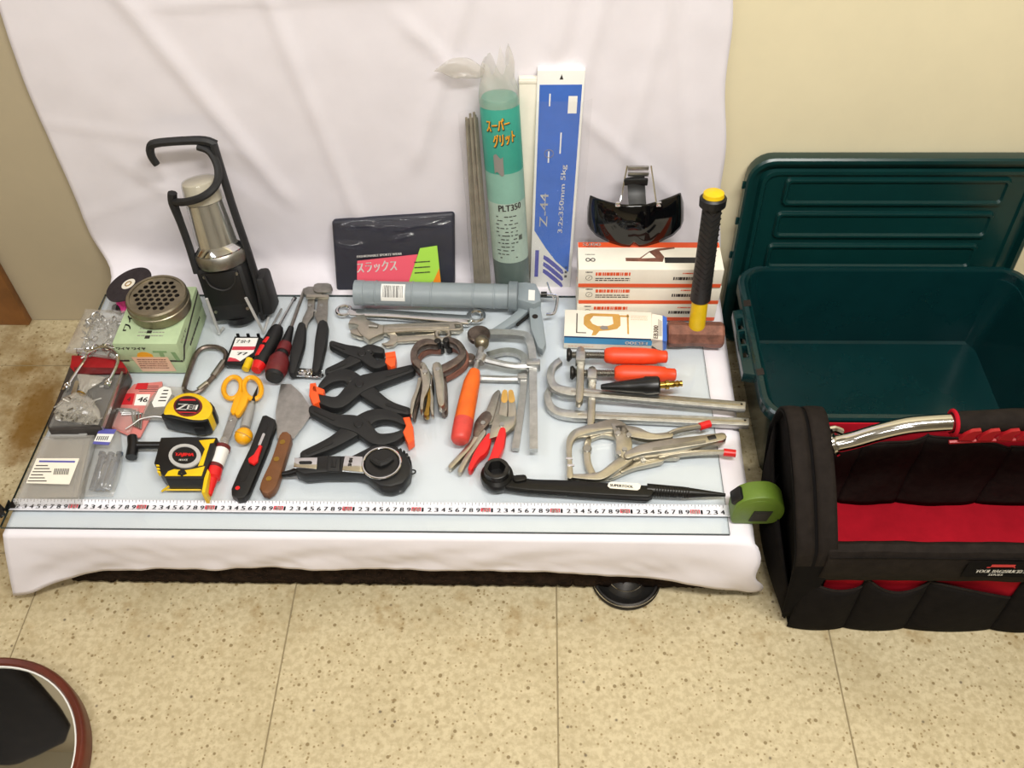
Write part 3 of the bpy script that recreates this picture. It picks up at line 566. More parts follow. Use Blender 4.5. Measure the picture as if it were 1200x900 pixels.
b = lines(Ft, B(), .76, .95, .66, .86, 3, 6, .3); lines(Ff, b, .05, .35, .12, .26, 1, 5, .5); b.done('small_print', 'salmon', t, smooth=0, kind='stuff')
p0 = fl + xd * (wid - .1) + yd * dep; e0 = K(781, 369, zt); 
fb = [K(763, 367, zt + .35), K(776, 369.5, zt + .3), K(778, 409, .6), K(763, 404, .5)]
# end flap, sticking up and folded over the right end
f1 = B().prism([K(764, 367.5, zt + .15), K(777, 370, zt + .15), K(777, 399, zt + .15), K(763, 397.5, zt + .15)], zt - .0, zt + .15).prism([K(763, 397.5, zt + .15), K(777, 399, zt + .15), K(777, 411, .3), K(770, 409, .3), K(762.5, 404, .9)], 0, 0, dirv=V((0, .12, 0))).done('end_flap', 'cream', t, smooth=0)
B().prism([K(776.5, 369.5, zt + .2), K(781.5, 372, zt + .1), K(781.5, 399, zt + .1), K(776.5, 399, zt + .2)], zt - .1, zt + .2).prism([K(776.5, 399, zt + .17), K(781.5, 400, zt + .1), K(781, 409, .4), K(776.5, 411, .3)], 0, 0, dirv=V((0, .12, 0))).done('blue_end', 'blue_print', t, smooth=0)
b = B(); put(b, 'EB300', K(768.5, 389, zt + .16), V((.1, 1, 0)), V((-1, .1, 0)), w=2.9, h=.75, bold=.04); b.done('lettering', 'rust', t, smooth=0)
b = B()
for k in range(3): b.prism([K(771.5 + k * 1.6, 374 + k, zt + .17), K(772.3 + k * 1.6, 374 + k, zt + .17), K(772.3 + k * 1.6, 394, zt + .17), K(771.5 + k * 1.6, 394, zt + .17)], zt, zt + .17)
b.done('end_print', 'grey_print', t, smooth=0)
# ================================================================ CRATE, LID, TOOL BAG
def rrect(x0, x1, y0, y1, z, r, n=6):
    out = []
    for cx, cy, a in ((x1 - r, y1 - r, 0), (x0 + r, y1 - r, 90), (x0 + r, y0 + r, 180), (x1 - r, y0 + r, 270)):
        for k in range(n + 1):
            th = math.radians(a + 90 * k / n); out.append(V((cx + r * math.cos(th), cy + r * math.sin(th), z)))
    return out
def loft(b, loops, cap0=False, cap1=False):
    m = len(loops[0]); vs = [p for l in loops for p in l]; fs = []
    for i in range(len(loops) - 1):
        for k in range(m): fs.append((i * m + k, i * m + (k + 1) % m, (i + 1) * m + (k + 1) % m, (i + 1) * m + k))
    if cap0: fs.append(tuple(range(m))[::-1])
    if cap1: fs.append(tuple((len(loops) - 1) * m + k for k in range(m)))
    return b.raw(vs, fs)
t = thing('storage_crate', 'open dark green plastic storage crate on the floor behind the tool bag', 'crate', (136, 31, -15))
cx0, cx1, cy0, cy1, cz = 111.2, 160.6, 13.6, 47.6, 4.5
lo = [rrect(cx0 + 3.5, cx1 - 3.5, cy0 + 3, cy1 - 1.2, -15, 3), rrect(cx0 + 1.6, cx1 - 1.6, cy0 + 1.6, cy1 - 1.0, cz - 2, 4), rrect(cx0, cx1, cy0, cy1, cz - 2, 4.6), rrect(cx0, cx1, cy0, cy1, cz - .3, 4.6), rrect(cx0 + .3, cx1 - .3, cy0 + .3, cy1 - .3, cz, 4.4),
      rrect(cx0 + 1.0, cx1 - 1.0, cy0 + 1.0, cy1 - .8, cz, 4), rrect(cx0 + 1.25, cx1 - 1.25, cy0 + 1.2, cy1 - 1.0, cz - .4, 3.8), rrect(cx0 + 1.8, cx1 - 1.4, cy0 + 1.5, cy1 - 1.1, cz - .7, 3.2), rrect(cx0 + 5.2, cx1 - 2.4, cy0 + 4, cy1 - 1.6, -12.6, 1.6), rrect(cx0 + 5.6, cx1 - 2.8, cy0 + 4.4, cy1 - 2.0, -13, 1.4)]
loft(B(), lo, True, True).done('tub', 'crate', t, smooth=30)
def px_slot(l): return l
hb = B().poly([(859, 364), (876, 361), (879, 380), (885, 412), (896, 436), (889, 440), (871, 437), (866, 410)], cz - 2.6, cz - .6, .12, holes=[[(863.5, 373), (870, 372), (872, 385), (865.5, 386)], [(866, 388.5), (872.5, 387.5), (874.5, 402), (868.5, 403)], [(869, 405.5), (875, 404.5), (877.5, 418), (871.5, 419)]])
hb.done('side_handle', 'crate', t)
for q in ([(871, 352), (879, 351), (880.5, 358), (872, 359)], [(886, 432.5), (894, 431), (896, 438.5), (888, 440)]): B().poly(q, cz - .1, cz + .05).done('rim_slot', 'hole_dark', t, smooth=0)
for q in ((880, 440), (874, 345)): pass
t = thing('crate_lid', 'dark green ribbed plastic crate lid leaning on the wall behind the crate', 'lid', (133, 50.3, -15))
ll, lr = V((110.9, 49.0, -14.6)), V((159.8, 49.0, -14.6)); ltl = V((109.6, 52.0, 24.2))
F = Face(ll, lr, ll + V((0, 3.0, 38.9))); w_, h_ = F.ex.length, F.ey.length
def Lr(x0, x1, y0, y1, d, r): return [F.o + F.xd * p.x + F.yd * p.y + F.n * d for p in rrect(x0, x1, y0, y1, 0, r)]
lo = [Lr(.2, w_ - .2, .2, h_ - .2, -.6, 3.8), Lr(0, w_, 0, h_, 0, 4), Lr(0, w_, 0, h_, 1.6, 4), Lr(.3, w_ - .3, .3, h_ - .3, 1.9, 3.8), Lr(.9, w_ - .9, .9, h_ - .9, 1.9, 3.4), Lr(1.2, w_ - 1.2, 1.2, h_ - 1.2, .5, 3.2), Lr(2.2, w_ - 2.2, 2.2, h_ - 2.2, .5, 2.6), Lr(2.6, w_ - 2.6, 2.6, h_ - 2.6, 1.3, 2.4), Lr(3.2, w_ - 3.2, 3.2, h_ - 3.2, 1.3, 2.0), Lr(3.5, w_ - 3.5, 3.5, h_ - 3.5, .8, 1.8)]
lid = loft(B(), lo, True, True).done('lid_panel', 'crate_lid', t, smooth=30)
for k in range(4):
    y1 = h_ - 3.9 - k * 6.5; y0 = y1 - 5.2; x0, x1 = 6.4 - .3 * k, w_ - 6.2 - .6 * k
    loft(B(), [Lr(x0, x1, y0, y1, .75, .9), Lr(x0, x1, y0, y1, 1.0, .9), Lr(x0 + .25, x1 - .25, y0 + .25, y1 - .25, 1.45, .8), Lr(x0 + .6, x1 - .6, y0 + .6, y1 - .6, 1.45, .7), Lr(x0 + .85, x1 - .85, y0 + .85, y1 - .85, 1.0, .6)], False, True).done('rib_panel', 'crate_lid', t, smooth=30)
for z in (19, 12, 5): B().box(F.p(-.004, (z + 14.6) / 38.9, .9), (.5, .3, 1.4), None, .05).done('edge_stop', 'crate_lid', t)
B().lathe(F.p(1.0, .75, 2.0) + F.xd * -1.6, F.p(1.0, .75, 3.0) + F.xd * -1.6, [(0, .45), (.3, .45), (.4, .2)], 12).done('rivet', 'steel', t)
# ---- tool bag
t = thing('tool_bag', 'open black and red tool bag with a chrome handle, before the green crate', 'tool bag', (140, 1, -15))
BX0, BX1, BYF, BYB = 117.0, 166.0, -9.2, 11.6
PROF = [(-9.4, -15), (-10.0, -6), (-10.4, 1), (-10.2, 5.6), (-8.2, 8.6), (-4.8, 12.4), (-1, 15.2), (3.0, 16.8), (6.2, 15.6), (8.6, 12.0), (10.4, 7.6), (11.6, 3), (11.8, -15)]
def sx_(z): return 114.9 - 3.4 * max(0, (z + 15) / 31)
prof = crom([V((0, y, z)) for y, z in PROF], 3)
pl = [V((sx_(p.z), p.y, p.z)) for p in prof]
B().prism([p + V((-.35, 0, 0)) for p in pl], 0, 0, dirv=V((.7, 0, 0))).done('side_panel', 'bag_dark', t)
arch = [p for p in pl if p.z > -14.5]
def band(o0, o1, lift):
    def f(a, s):
        i = a * (len(arch) - 1); j = min(int(i), len(arch) - 2); p = arch[j].lerp(arch[j + 1], i - j); k = max(0, min(1, (p.z + 8) / 14))
        return V((p.x - 1.4 + (o0 + (o1 - o0) * s) * (.62 + .38 * k), p.y, p.z + lift + .15 * math.sin(s * 3.14)))
    return f
B().grid(band(0, 5.4, .0), 60, 4).done('edge_binding', 'bag_dark', t, solid=.4)
B().grid(band(.1, 2.4, .4), 60, 4).done('outer_strap', 'bag_web', t, solid=.4)
B().grid(band(2.9, 5.4, .4), 60, 4).done('inner_strap', 'bag_web', t, solid=.4)
for y, z in ((-5.5, -3.5),): 
    def spk(a, s): yy = BYB - 1 - 19.5 * a; zz = -14.6 + (23 - 15 * a ** 1.3 - 1.2 * math.sin(a * 6)) * s; return V((sx_(zz) - .7 - 2.6 * math.sin(math.pi * (.06 + .8 * s)) * math.sin(math.pi * a) ** .6, yy, zz))
    B().grid(spk, 24, 10).done('side_pocket', 'bag_fabric', t, solid=.3)
for y, z in ((-9.2, -10), (9.0, 12.2)): B().lathe((sx_(z) - .9, y, z), (sx_(z), y, z), [(0, .1), (.1, .35), (.6, .35)], 12).done('stud', 'steel', t)
B().tube([(sx_(0) - .6, 6, 1), (sx_(0) - 2.0, 3, -1), (sx_(-6) - 2.4, 0, -7), (sx_(-9) - .8, -3, -10)], .14, 5, 5).done('loop_cord', 'bag_dark', t)
# far end panel
B().prism([V((BX1 - .35, p.y, p.z)) for p in prof], 0, 0, dirv=V((.7, 0, 0))).done('side_panel', 'bag_dark', t)
# front wall
B().box(((BX0 + BX1) / 2, BYF + .3, -4.5), (BX1 - BX0, .5, 20), None, .1).done('front_wall', 'bag_fabric', t)
B().box(((BX0 + BX1) / 2, BYF - .12, -3), (BX1 - BX0 - .6, .3, 9), None, .05).done('front_lining', 'red_cloth', t)
def bandf(a, s):
    x = BX0 - 1.6 + (BX1 - BX0 + 1) * a; th = -1.9 + 2.2 * s
    pts = [(-10.15, -.5), (-10.7, 2.2), (-10.6, 5.6), (-10.2, 6.6), (-9.4, 6.8), (-8.7, 6.3)]
    i = s * 5; j = min(int(i), 4); k = i - j; return V((x, pts[j][0] * (1 - k) + pts[j + 1][0] * k + .12 * noise.noise(V((x * .3, s * 3, 0))), pts[j][1] * (1 - k) + pts[j + 1][1] * k + .18 * noise.noise(V((x * .15, 3, 1)))))
B().grid(bandf, 60, 10).done('top_band', 'bag_web', t, solid=.5)
for s in (.4,): B().tube([(BX0 - 1.4, -10.9, 6.0)] + [V((BX0 + 2 + 4 * k, -10.86, 6.05 + .06 * math.sin(k))) for k in range(12)], .09, 4).done('band_seam', 'bag_fabric', t)
PK = [(114.3, 122.6, -1.4, -4.6, -3.4), (122.4, 131.4, -1.0, -6.2, -2.0), (131.2, 144.0, -2.0, -2.4, -6.4), (143.8, 152, -1.4, -4.5, -3), (152, 165, -1.6, -4.6, -2.6)]
for x0, x1, zl, zm, zr in PK:
    def pk(a, s):
        zt_ = zl * (1 - a) ** 2 + 2 * (zm + .2) * a * (1 - a) + zr * a * a; bul = math.sin(math.pi * a) ** .7
        z = -14.7 + (zt_ + 14.7) * s; return V((x0 + (x1 - x0) * a, BYF - .35 - (.9 + .9 * s) * bul * math.sin(math.pi * (.12 + .80 * s)) ** .5 - .5 * (1 - s), z))
    B().grid(pk, 16, 12).done('front_pocket', 'bag_fabric', t, solid=.3)
    B().tube([pk(k / 16, 1.0) + V((0, -.05, .05)) for k in range(17)], .2, 6).done('pocket_binding', 'bag_web', t)
# inside
B().box(((BX0 + BX1) / 2, 1.3, -13.2), (BX1 - BX0, 20.6, .6), None, .1).done('base_lining', 'red_cloth', t)
B().box(((BX0 + BX1) / 2, 0.9, -14.6), (BX1 - BX0 + 1, 21, .8), None, .2).done('base', 'bag_dark', t)
B().box(((BX0 + BX1) / 2, BYB - .2, -4.0), (BX1 - BX0, .5, 20.6), None, .1).done('back_wall', 'bag_fabric', t)
B().box(((BX0 + BX1) / 2, BYB - .55, 3.2), (BX1 - BX0 - .4, .25, 7.2), None, .08).done('back_lining', 'red_cloth', t)
def bp(x0, x1, zl, zm, zr):
    def f(a, s):
        zt_ = zl * (1 - a) ** 2 + 2 * zm * a * (1 - a) + zr * a * a; z = -13 + (zt_ + 13) * s
        return V((x0 + (x1 - x0) * a, BYB - .8 - 1.0 * math.sin(math.pi * a) ** .6 * (.6 + .4 * s) - .3 * noise.noise(V((a * 3 + x0, s * 3, 1))), z))
    return f
for args in ((117.2, 125.5, 1.5, 2.6, 3.0), (125.3, 134.5, 3.0, 4.2, 4.6), (134.3, 147.5, 4.4, 6.2, 1.6), (147.3, 165.5, 2, 5, 2)):
    f = bp(*args); B().grid(f, 16, 12).done('inner_pocket', 'bag_web', t, solid=.25)
    B().tube([f(k / 16, 1) + V((0, -.05, 0)) for k in range(17)], .16, 6).done('pocket_binding', 'bag_web', t)
# handle
HY = 3.4
h = B().tube([KY(976, 521, HY), KY(1000, 516, HY), KY(1030, 507, HY), KY(1062, 499.5, HY), KY(1092, 496.5, HY), KY(1122, 495, HY)], 1.22, 16, 5, flat=(1, 1)).done('carry_handle', 'chrome', t)
B().tube([KY(982, 523, HY), KY(969, 516, HY), KY(975, 503, HY), KY(986, 506, HY)], .5, 8, 4).done('handle_end', 'chrome', h)
B().lathe(KY(972, 520, HY), KY(979, 518, HY), [(0, 1.2), (.5, 2.0), (.9, 1.9), (1.1, 1.3)], 20).done('handle_flange', 'chrome', h)
B().tube([KY(1116, 495.5, HY), KY(1150, 494, HY), KY(1215, 492, HY), V((158, HY, 15.5)), V((164, HY, 13))], 1.5, 16, 3).done('handle_grip', 'bag_web', h)
B().ring(KY(1117, 495.5, HY), 1.62, .28, (1, 0, .05), 24, 8).done('grip_collar', 'red_cloth', h)
for uu in (1138, 1160, 1183, 1206):
    c = KY(uu, 511, HY - 2.0); b = B().prism([c + V((dx * .9, 0, dz * .72)) for dx, dz in ((-1.3, -1.4), (-.9, .2), (.0, 1.3), (1.1, 1.5), (1.3, .9), (.7, .2), (.8, -1.4))], 0, 0, dirv=V((0, .5, 0))); b.done('tool_hook', 'case_red', t)
B().tube([KY(1112, 518, HY - 1.6), KY(1150, 516, HY - 1.6), KY(1215, 515, HY - 1.6)], .28, 6).done('hook_rail', 'case_red', t)
# badge
F = Face(V((133.6, -10.98, 2.0)), V((142.4, -10.98, 2.0)), V((133.6, -10.98, 5.8))); F.o += V((.0, -.12, 0))
F.rect(B(), 0, 0, 1, 1, .05).done('badge', 'bag_dark', t, smooth=0)
b = B(); F.text(b, 'TOOL BAG&BUCKET', .55, .42, w=6.6, h=.8, d=.09, bold=.05); F.text(b, 'SERIES', .5, .19, w=1.9, h=.45, d=.09); b.done('badge_lettering', 'white_print', t, smooth=0)
b = B(); F.rect(b, .35, .62, .7, .84, .07); F.rect(b, .3, .62, .72, .68, .07); b.done('badge_emblem', 'red', t, smooth=0)
# ================================================================ TAPE MEASURE ALONG THE FRONT
t = thing('long_tape_measure', 'olive green tape measure with its white blade pulled out along the glass front', 'tape measure', (108.5, -.3, -.5))
prof = [V((x, 0, z)) for x, z in ((104.9, .0), (104.7, 2.2), (105.0, 4.2), (106.1, 5.5), (107.8, 6.1), (109.6, 6.0), (111.0, 5.0), (111.8, 3.4), (111.9, 1.6), (111.3, .2), (110, -.45), (106, -.45))]
pp = crom(prof, 3, True)
B().prism([V((p.x, -1.7, p.z)) for p in pp], 0, 0, .3, dirv=V((0, 3.0, 0))).done('case', 'olive', t)
B().prism([V((108.2 + 2.55 * math.cos(a * .2618), -1.75, 2.85 + 2.55 * math.sin(a * .2618))) for a in range(24)], 0, 0, .08, dirv=V((0, .2, 0))).done('side_plate', 'olive', t)
B().prism([V((x, -1.86, z)) for x, z in ((107.2, .6), (109.7, .6), (110.2, 3.0), (107.6, 3.0))], 0, 0, dirv=V((0, .12, 0))).done('badge', 'black', t, smooth=0)
B().prism([V((x, -1.9, z)) for x, z in ((107.8, 1.1), (109.2, 1.1), (109.5, 2.5), (108.0, 2.5))], 0, 0, dirv=V((0, .06, 0))).done('badge_frame', 'charcoal', t, smooth=0)
B().box((105.35, -.2, 4.4), (1.3, 2.2, 2.0), Matrix.Rotation(math.radians(35), 3, 'Y'), .3).done('lock_button', 'black', t)
def blade(a, s): x = .9 + 104.3 * a; return V((x, -.95 + 1.95 * s, .10 + .35 * (2 * s - 1) ** 2 - .06 + .0 * x))
bl = B().grid(blade, 60, 8).done('blade', 'tape_white', t, solid=.05)
def onb(x, y): s = (y + .95) / 1.95; return .10 + .35 * (2 * s - 1) ** 2 - .06 + .05
b = B(); 
for k in range(2, 210):
    x = k * .5
    if x > 104.4: break
    y1 = .95; y0 = y1 - (.36 if k % 2 == 0 else .22) - (.12 if k % 10 == 0 else 0)
    b.raw([(x - .035, y0, onb(x, y0)), (x + .035, y0, onb(x, y0)), (x + .035, y1, onb(x, y1)), (x - .035, y1, onb(x, y1))], [(0, 1, 2, 3)])
b.done('tick_marks', 'dark_print', bl, kind='stuff', smooth=0)
b = B(); br_ = B(); bw = B()
for c in range(2, 105):
    if c % 10: put(b, str(c % 10), (c - .12, -.12, .12), (1, 0, 0), (0, 1, 0), w=.55 if c % 10 != 1 else .22, h=.72, bold=.03)
    else:
        br_.raw([(c - .75, -.62, .13), (c + .65, -.62, .13), (c + .65, .40, .10), (c - .75, .40, .10)], [(0, 1, 2, 3)])
        put(bw, str(c), (c - .05, -.12, .13), (1, 0, 0), (0, 1, 0), w=1.05, h=.72, bold=.03)
b.done('numerals', 'dark_print', bl, kind='stuff', smooth=0); br_.done('red_decimal_mark', 'pink_red', bl, smooth=0); bw.done('white_numerals', 'white_print', bl, kind='stuff', smooth=0)
b = B().box((1.1, -.1, .12), (.9, 1.6, .12), None, .03).box((.30, -.1, .1), (.12, 1.7, .8), None, .03); b.done('end_hook', 'deep_black', bl)
B().poly([(0, 590), (4, 594), (2, 597), (5, 600), (-1, 604), (-12, 603), (-14, 592)], 0, .8, .1).done('small_black_clip', 'deep_black', None, 'small black piece at the far left edge, beside the tape end', None, 'clip', loc=K(-4, 597, 0))
# ================================================================ LEFT CLUTTER
t = thing('cutting_disc', 'thin black abrasive cutting disc with a pale centre label, leaning behind the green box', 'disc', (15, 46, 0))
c = KY(151, 333.5, 42.2); nd_ = V((-.26, .02, .96)).normalized()
B().lathe(c - nd_ * .12, c + nd_, [(0, 4.15), (.24, 4.15)], 48).done('abrasive_disc', 'disc_grit', t)
B().lathe(c + nd_ * .13, c + nd_, [(0, 1.25), (.05, 1.25)], 28).done('centre_label', 'cream', t)
B().ring(c + nd_ * .2, .55, .1, nd_, 18, 6).done('bore_ring', 'brass', t)
t = thing('pink_tagged_blister', 'clear blister of grey discs with a bright pink disc, behind the green box', 'blister pack', (14, 43, 0))
c = KY(143, 355, 40.9); n2 = V((-.5, -.75, .45)).normalized()
B().lathe(c, c + n2, [(0, 1.7), (.35, 1.7)], 32, (.75, 1)).done('pink_disc', 'pink', t)
c = KY(138, 364, 40.6); B().lathe(c, c + n2, [(0, 1.2), (.35, 1.2)], 28).done('grey_disc', 'disc_grit', t)
B().prism([KY(124, 366, 40.0), KY(130, 350, 40.6), KY(138, 351, 40.6), KY(134, 368, 40.0)], 0, 0, dirv=V((0, .4, 0))).done('clear_card', 'clear_plastic', t)
# green carton and the perforated tin
t = thing('green_carton', 'green printed cardboard box with a pale price label, carrying the perforated tin', 'box', (15.4, 32.5, 0))
zt = 7.0; fl, frt, bk = K(133, 394, zt), K(205.5, 399.5, zt), K(230, 337, zt); fb = K(148.5, 436.5, .05); fr2 = K(220.5, 437, .05)
xd = (fr2 - fb).normalized(); yd = V((-xd.y, xd.x, 0)); wid = (fr2 - fb).length; dep = (K(243, 371, .05) - fr2).dot(yd)
rotG = Matrix((xd, yd, V((0, 0, 1)))).transposed(); o = fb
B().box(o + xd * wid / 2 + yd * dep / 2 + V((0, 0, 1.6)), (wid, dep, 3.2), rotG, .06).done('carton_base', 'green_card', t)
B().box(o + xd * wid / 2 + yd * dep / 2 + V((0, 0, 4.95)), (wid + .15, dep + .15, 4.0), rotG, .08).done('carton_lid', 'green_card', t)
up = V((0, 0, 7.0)); Ft = Face(o + up * .99, o + xd * wid + up * .99, o + yd * dep + up * .99); Ff = Face(o - yd * .08, o + xd * wid - yd * .08, o + up - yd * .08); Fr = Face(o + xd * (wid + .08), o + xd * (wid + .08) + yd * dep, o + xd * (wid + .08) + up)
b = B(); Ff.rect(b, 0, .40, .14, .45); Ff.rect(b, .70, .40, 1, .45); Fr.patch(b, [(0, .40), (.05, .40), (.16, .58), (1, .82), (1, .88), (.13, .66), (.02, .46), (0, .46)]); 
Ff.text(b, 'ワイヤ ワイヤ', .26, .84, w=wid * .46, h=.6, bold=.05); Ft.text(b, 'ワイヤ', .13, .42, w=dep * .42, h=1.3, up=90, bold=.08); 
for k in range(3): Ft.rect(b, .47, .08 + .09 * k, .55, .13 + .09 * k)
Fr.text(b, 'ワイヤ', .22, .82, w=3.2, h=.7); lines(Fr, b, .3, .8, .3, .42, 1, 3); b.done('black_print', 'dark_print', t, smooth=0, kind='stuff')
b = Ff.rect(B(), .58, .70, .80, .76); Ff.rect(b, .67, .52, .74, .70); Ff.patch(b, [(.86, .72), (.93, .72), (.97, .42), (.90, .42)]); b.done('blue_print', 'green_dark', t, smooth=0)
Ff.patch(B(), [(.30, .60), (.33, .68), (.40, .72), (.48, .71), (.55, .64), (.56, .52), (.30, .52)]).done('orange_sun', 'amber', t, smooth=0)
lab = Ff.patch(B(), [(.20, .55), (.78, .56), (.83, .08), (.28, .06)], .06).done('price_label', 'salmon', t, smooth=0)
Fl = Face(Ff.p(.2, .06, .07), Ff.p(.83, .06, .07), Ff.p(.2, .56, .07)); lines(Fl, B(), .12, .85, .2, .9, 5, 12, .3).done('small_print', 'rust', lab, smooth=0)
lines(Ft, B(), .34, .75, .1, .4, 5, 2, .25).done('fine_print', 'grey_print', t, smooth=0)
cT = V((14.7, 32.6, 7.05)); tx = Matrix.Rotation(math.radians(-6), 3, 'Y') @ Matrix.Rotation(math.radians(8), 3, 'X')
t = thing('perforated_tin', 'round grey metal tin with a perforated lid, standing on the green box', 'tin', (14.7, 32.6, 7.05))
pc, pw = K(183, 346, 10.2), None; c0 = V((pc.x, pc.y, 7.1)); tr_ = 4.85
B().lathe(c0, c0 + V((0, 0, 1)), [(0, tr_ - .3), (.2, tr_ - .05), (1.5, tr_ - .05), (1.6, tr_ + .12), (2.0, tr_ + .12), (2.1, tr_), (3.0, tr_), (3.25, tr_ - .2), (3.25, tr_ - .6), (3.0, tr_ - .65), (2.4, tr_ - .65)], 56, caps=False).done('tin_wall', 'can_metal', t)
B().disc((c0.x, c0.y), tr_ - .5, 9.0, 9.5, 40).done('dark_inside', 'hole_dark', t)
b = B(); hx_ = 1.12 / math.sqrt(3)
for i in range(-6, 7):
    for j in range(-6, 7):
        q = V((i * 1.12 + (j % 2) * .56, j * .97, 0))
        if q.length > 5.0: continue
        hexa = []
        for k in range(12):
            th = math.radians(30 * k); rr_ = hx_ if k % 2 else hx_ * .866; hexa.append(q + V((rr_ * math.cos(th), rr_ * math.sin(th), 0)))
        hexa = [p * min(1, 4.27 / max(p.length, .01)) + V((0, 0, 3.0)) for p in hexa]
        if q.length < 3.75: b.raw([c0 + p for p in hexa] + [c0 + q + V((.41 * math.cos(math.radians(30 * k)), .41 * math.sin(math.radians(30 * k)), 3.0)) for k in range(12)], [(k, (k + 1) % 12, 12 + (k + 1) % 12, 12 + k) for k in range(12)])
        elif q.length < 4.7: b.raw([c0 + p for p in hexa], [tuple(range(12))])
b.done('perforated_lid', 'can_metal', t, smooth=0, solid=.15)
# red topped plastic case with clear cover
t = thing('red_tool_case', 'long dark case with a red end and clear cover, behind the clear label case', 'case', (9, 23, 0))
zc = 2.4; B().poly([(86, 417), (142, 421), (150, 436), (123, 498), (116, 502), (57, 504), (55, 498)], 0, zc, .12).done('case_body', 'case_dark', t)
B().poly([(84, 416), (140, 419), (149, 432), (148, 437), (88, 437), (82, 430)], .1, zc + .25, .12).done('red_end', 'case_red', t)
B().poly([(86, 430), (146, 431), (148, 437), (88, 438)], zc, zc + .35, .08).done('red_lip', 'dark_red', t)
B().poly([(83, 440), (141, 439), (118, 496), (57, 499)], zc, zc + .6, .1).done('clear_cover', 'clear_plastic', t)
B().strip([(143, 436), (119, 499)], 2.2, zc, zc + .75).done('cover_edge', 'steel', t)
rg = random.Random(12); b = B()
for k in range(14):
    f = rg.random(); x = rg.uniform(95, 132) - 22 * f; y = 446 + 44 * f; a = rg.uniform(0, 3.1); q = K(x, y, zc + .12); b.tube([q, q + V((math.cos(a), math.sin(a), 0)) * rg.uniform(1, 2.2)], rg.uniform(.12, .3), 6)
b.done('metal_bits', 'dull_steel', t, kind='stuff')
B().poly([(64, 500), (118, 500), (112, 511), (72, 512)], .05, .7, .08).done('hang_edge', 'case_dark', t)
# bag with steel rings and hooks
t = thing('hardware_bag', 'clear zip bag of shiny steel rings and hooks lying against the green box', 'bag', (8, 33, 2.6))
bg = [(100, 363), (146, 366), (152, 376), (146, 395), (142, 412), (146, 421), (76, 413), (88, 392)]
def bagf(a, s):
    L_, R_ = V((100 - 24 * s, 362 + 50 * s, 0)), V((150 - 5 * s - 6 * math.sin(s * 3.1), 364 + 58 * s, 0)); p = L_.lerp(R_, a); e = math.sin(math.pi * a) ** .5 * math.sin(math.pi * s) ** .5
    return K(p.x, p.y, 3.2 + 1.9 * e + .5 * noise.noise(V((a * 5, s * 5, 0))) * e)
B().grid(bagf, 24, 24).done('clear_bag', 'grey_film', t)
B().grid(lambda a, s: bagf(a, s) * 1 + V((0, 0, -(bagf(a, s).z - 3.0) * 1.0)), 12, 12).done('bag_back', 'grey_film', t)
b = B(); rg = random.Random(4)
for k in range(46):
    a, s = rg.uniform(.12, .9), rg.uniform(.12, .92); q = bagf(a, s); q.z = 3.0 + (q.z - 3.0) * rg.uniform(.3, .85); d = V((rg.uniform(-1, 1), rg.uniform(-1, 1), rg.uniform(-.3, 1))).normalized()
    if k % 3: b.ring(q, rg.uniform(.35, .75), rg.uniform(.09, .16), d, 12, 5)
    else: b.tube([q, q + V((d.x, d.y, 0)) * rg.uniform(1.0, 2.0)], .16, 6)
b.done('steel_rings', 'zinc', t, kind='stuff')
b = B()
for k in range(9): b.ring(K(103 + k * 4.6, 409.5 - 3.2 * math.sin(k / 8 * 3.1), 4.9), .5, .13, V((math.sin(k * 2), .3, math.cos(k * 2))), 12, 5)
b.done('chain', 'chrome', t, kind='stuff')
t = thing('bent_wire_bail', 'chrome bent wire bail with nuts on both ends, on the red-ended case', 'wire bail', (9, 27, 3.2))
B().tube([K(78, 454, 3.6), K(89, 437, 3.6), K(100, 421, 3.8), K(104, 413, 4.9), K(118, 407, 5.6), K(132, 409, 5.6), K(138, 417, 4.6), K(136, 430, 3.8), K(126, 450, 3.6)], .26, 8, 3).done('wire', 'chrome', t)
for q, q2 in (((78, 454), (84, 445)), ((126, 450), (129, 443))): 
    a = K(*q, 3.6); B().lathe(a, K(*q2, 3.6), [(-.5, .5), (.4, .5), (.45, .35), (.9, .35)], 6).done('nut', 'chrome', t)
    B().ring(a + V((.2, .2, .35)), .42, .15, n=14, m=6).done('eye', 'chrome', t)
t = thing('tied_parts_bag', 'small clear bag of grey metal parts tied at the neck, on the case cover', 'bag', (8, 20, 3.1))
def tb(a, s):
    cx = 96 - 7 * s; hw = [26, 27, 24, 16, 5, 4, 11, 16][min(7, int(s * 7.99))]; xs_ = s * 7; i = min(6, int(xs_)); k = xs_ - i; W_ = [25, 27, 25, 17, 5, 5, 12, 17]; hw = W_[i] * (1 - k) + W_[i + 1] * k
    H_ = [.4, 1.7, 2.2, 2.0, 1.0, 1.0, .9, .3]; hh = H_[i] * (1 - k) + H_[i + 1] * k; C_ = [(90, 495), (91, 488), (92, 478), (93, 468), (95.5, 461), (98, 456), (104, 448), (107, 440)]; cx = C_[i][0] * (1 - k) + C_[i + 1][0] * k; cy = C_[i][1] * (1 - k) + C_[i + 1][1] * k
    th = a * 6.283; return K(cx + hw * math.cos(th), cy + .12 * hw * math.cos(th), 3.1 + hh * .5) + V((0, 0, hh * .5 * math.sin(th) + .25 * noise.noise(V((a * 8, s * 6, 1)))))
B().grid(tb, 36, 28).done('clear_bag', 'milky_film', t)
b = B(); rg = random.Random(8)
for k in range(60):
    s = rg.uniform(.04, .42); q = tb(rg.random(), s).lerp(tb(rg.random(), s), .5); d = V((rg.uniform(-1, 1), rg.uniform(-1, 1), rg.uniform(-.3, .3))).normalized(); b.tube([q - d * .5, q + d * .5], .14, 5)
b.done('metal_parts', 'dull_steel', t, kind='stuff')
B().ring(K(95.5, 461, 4.1), .62, .16, V((.3, 1, .2)), 14, 6).done('tie', 'brass', t)
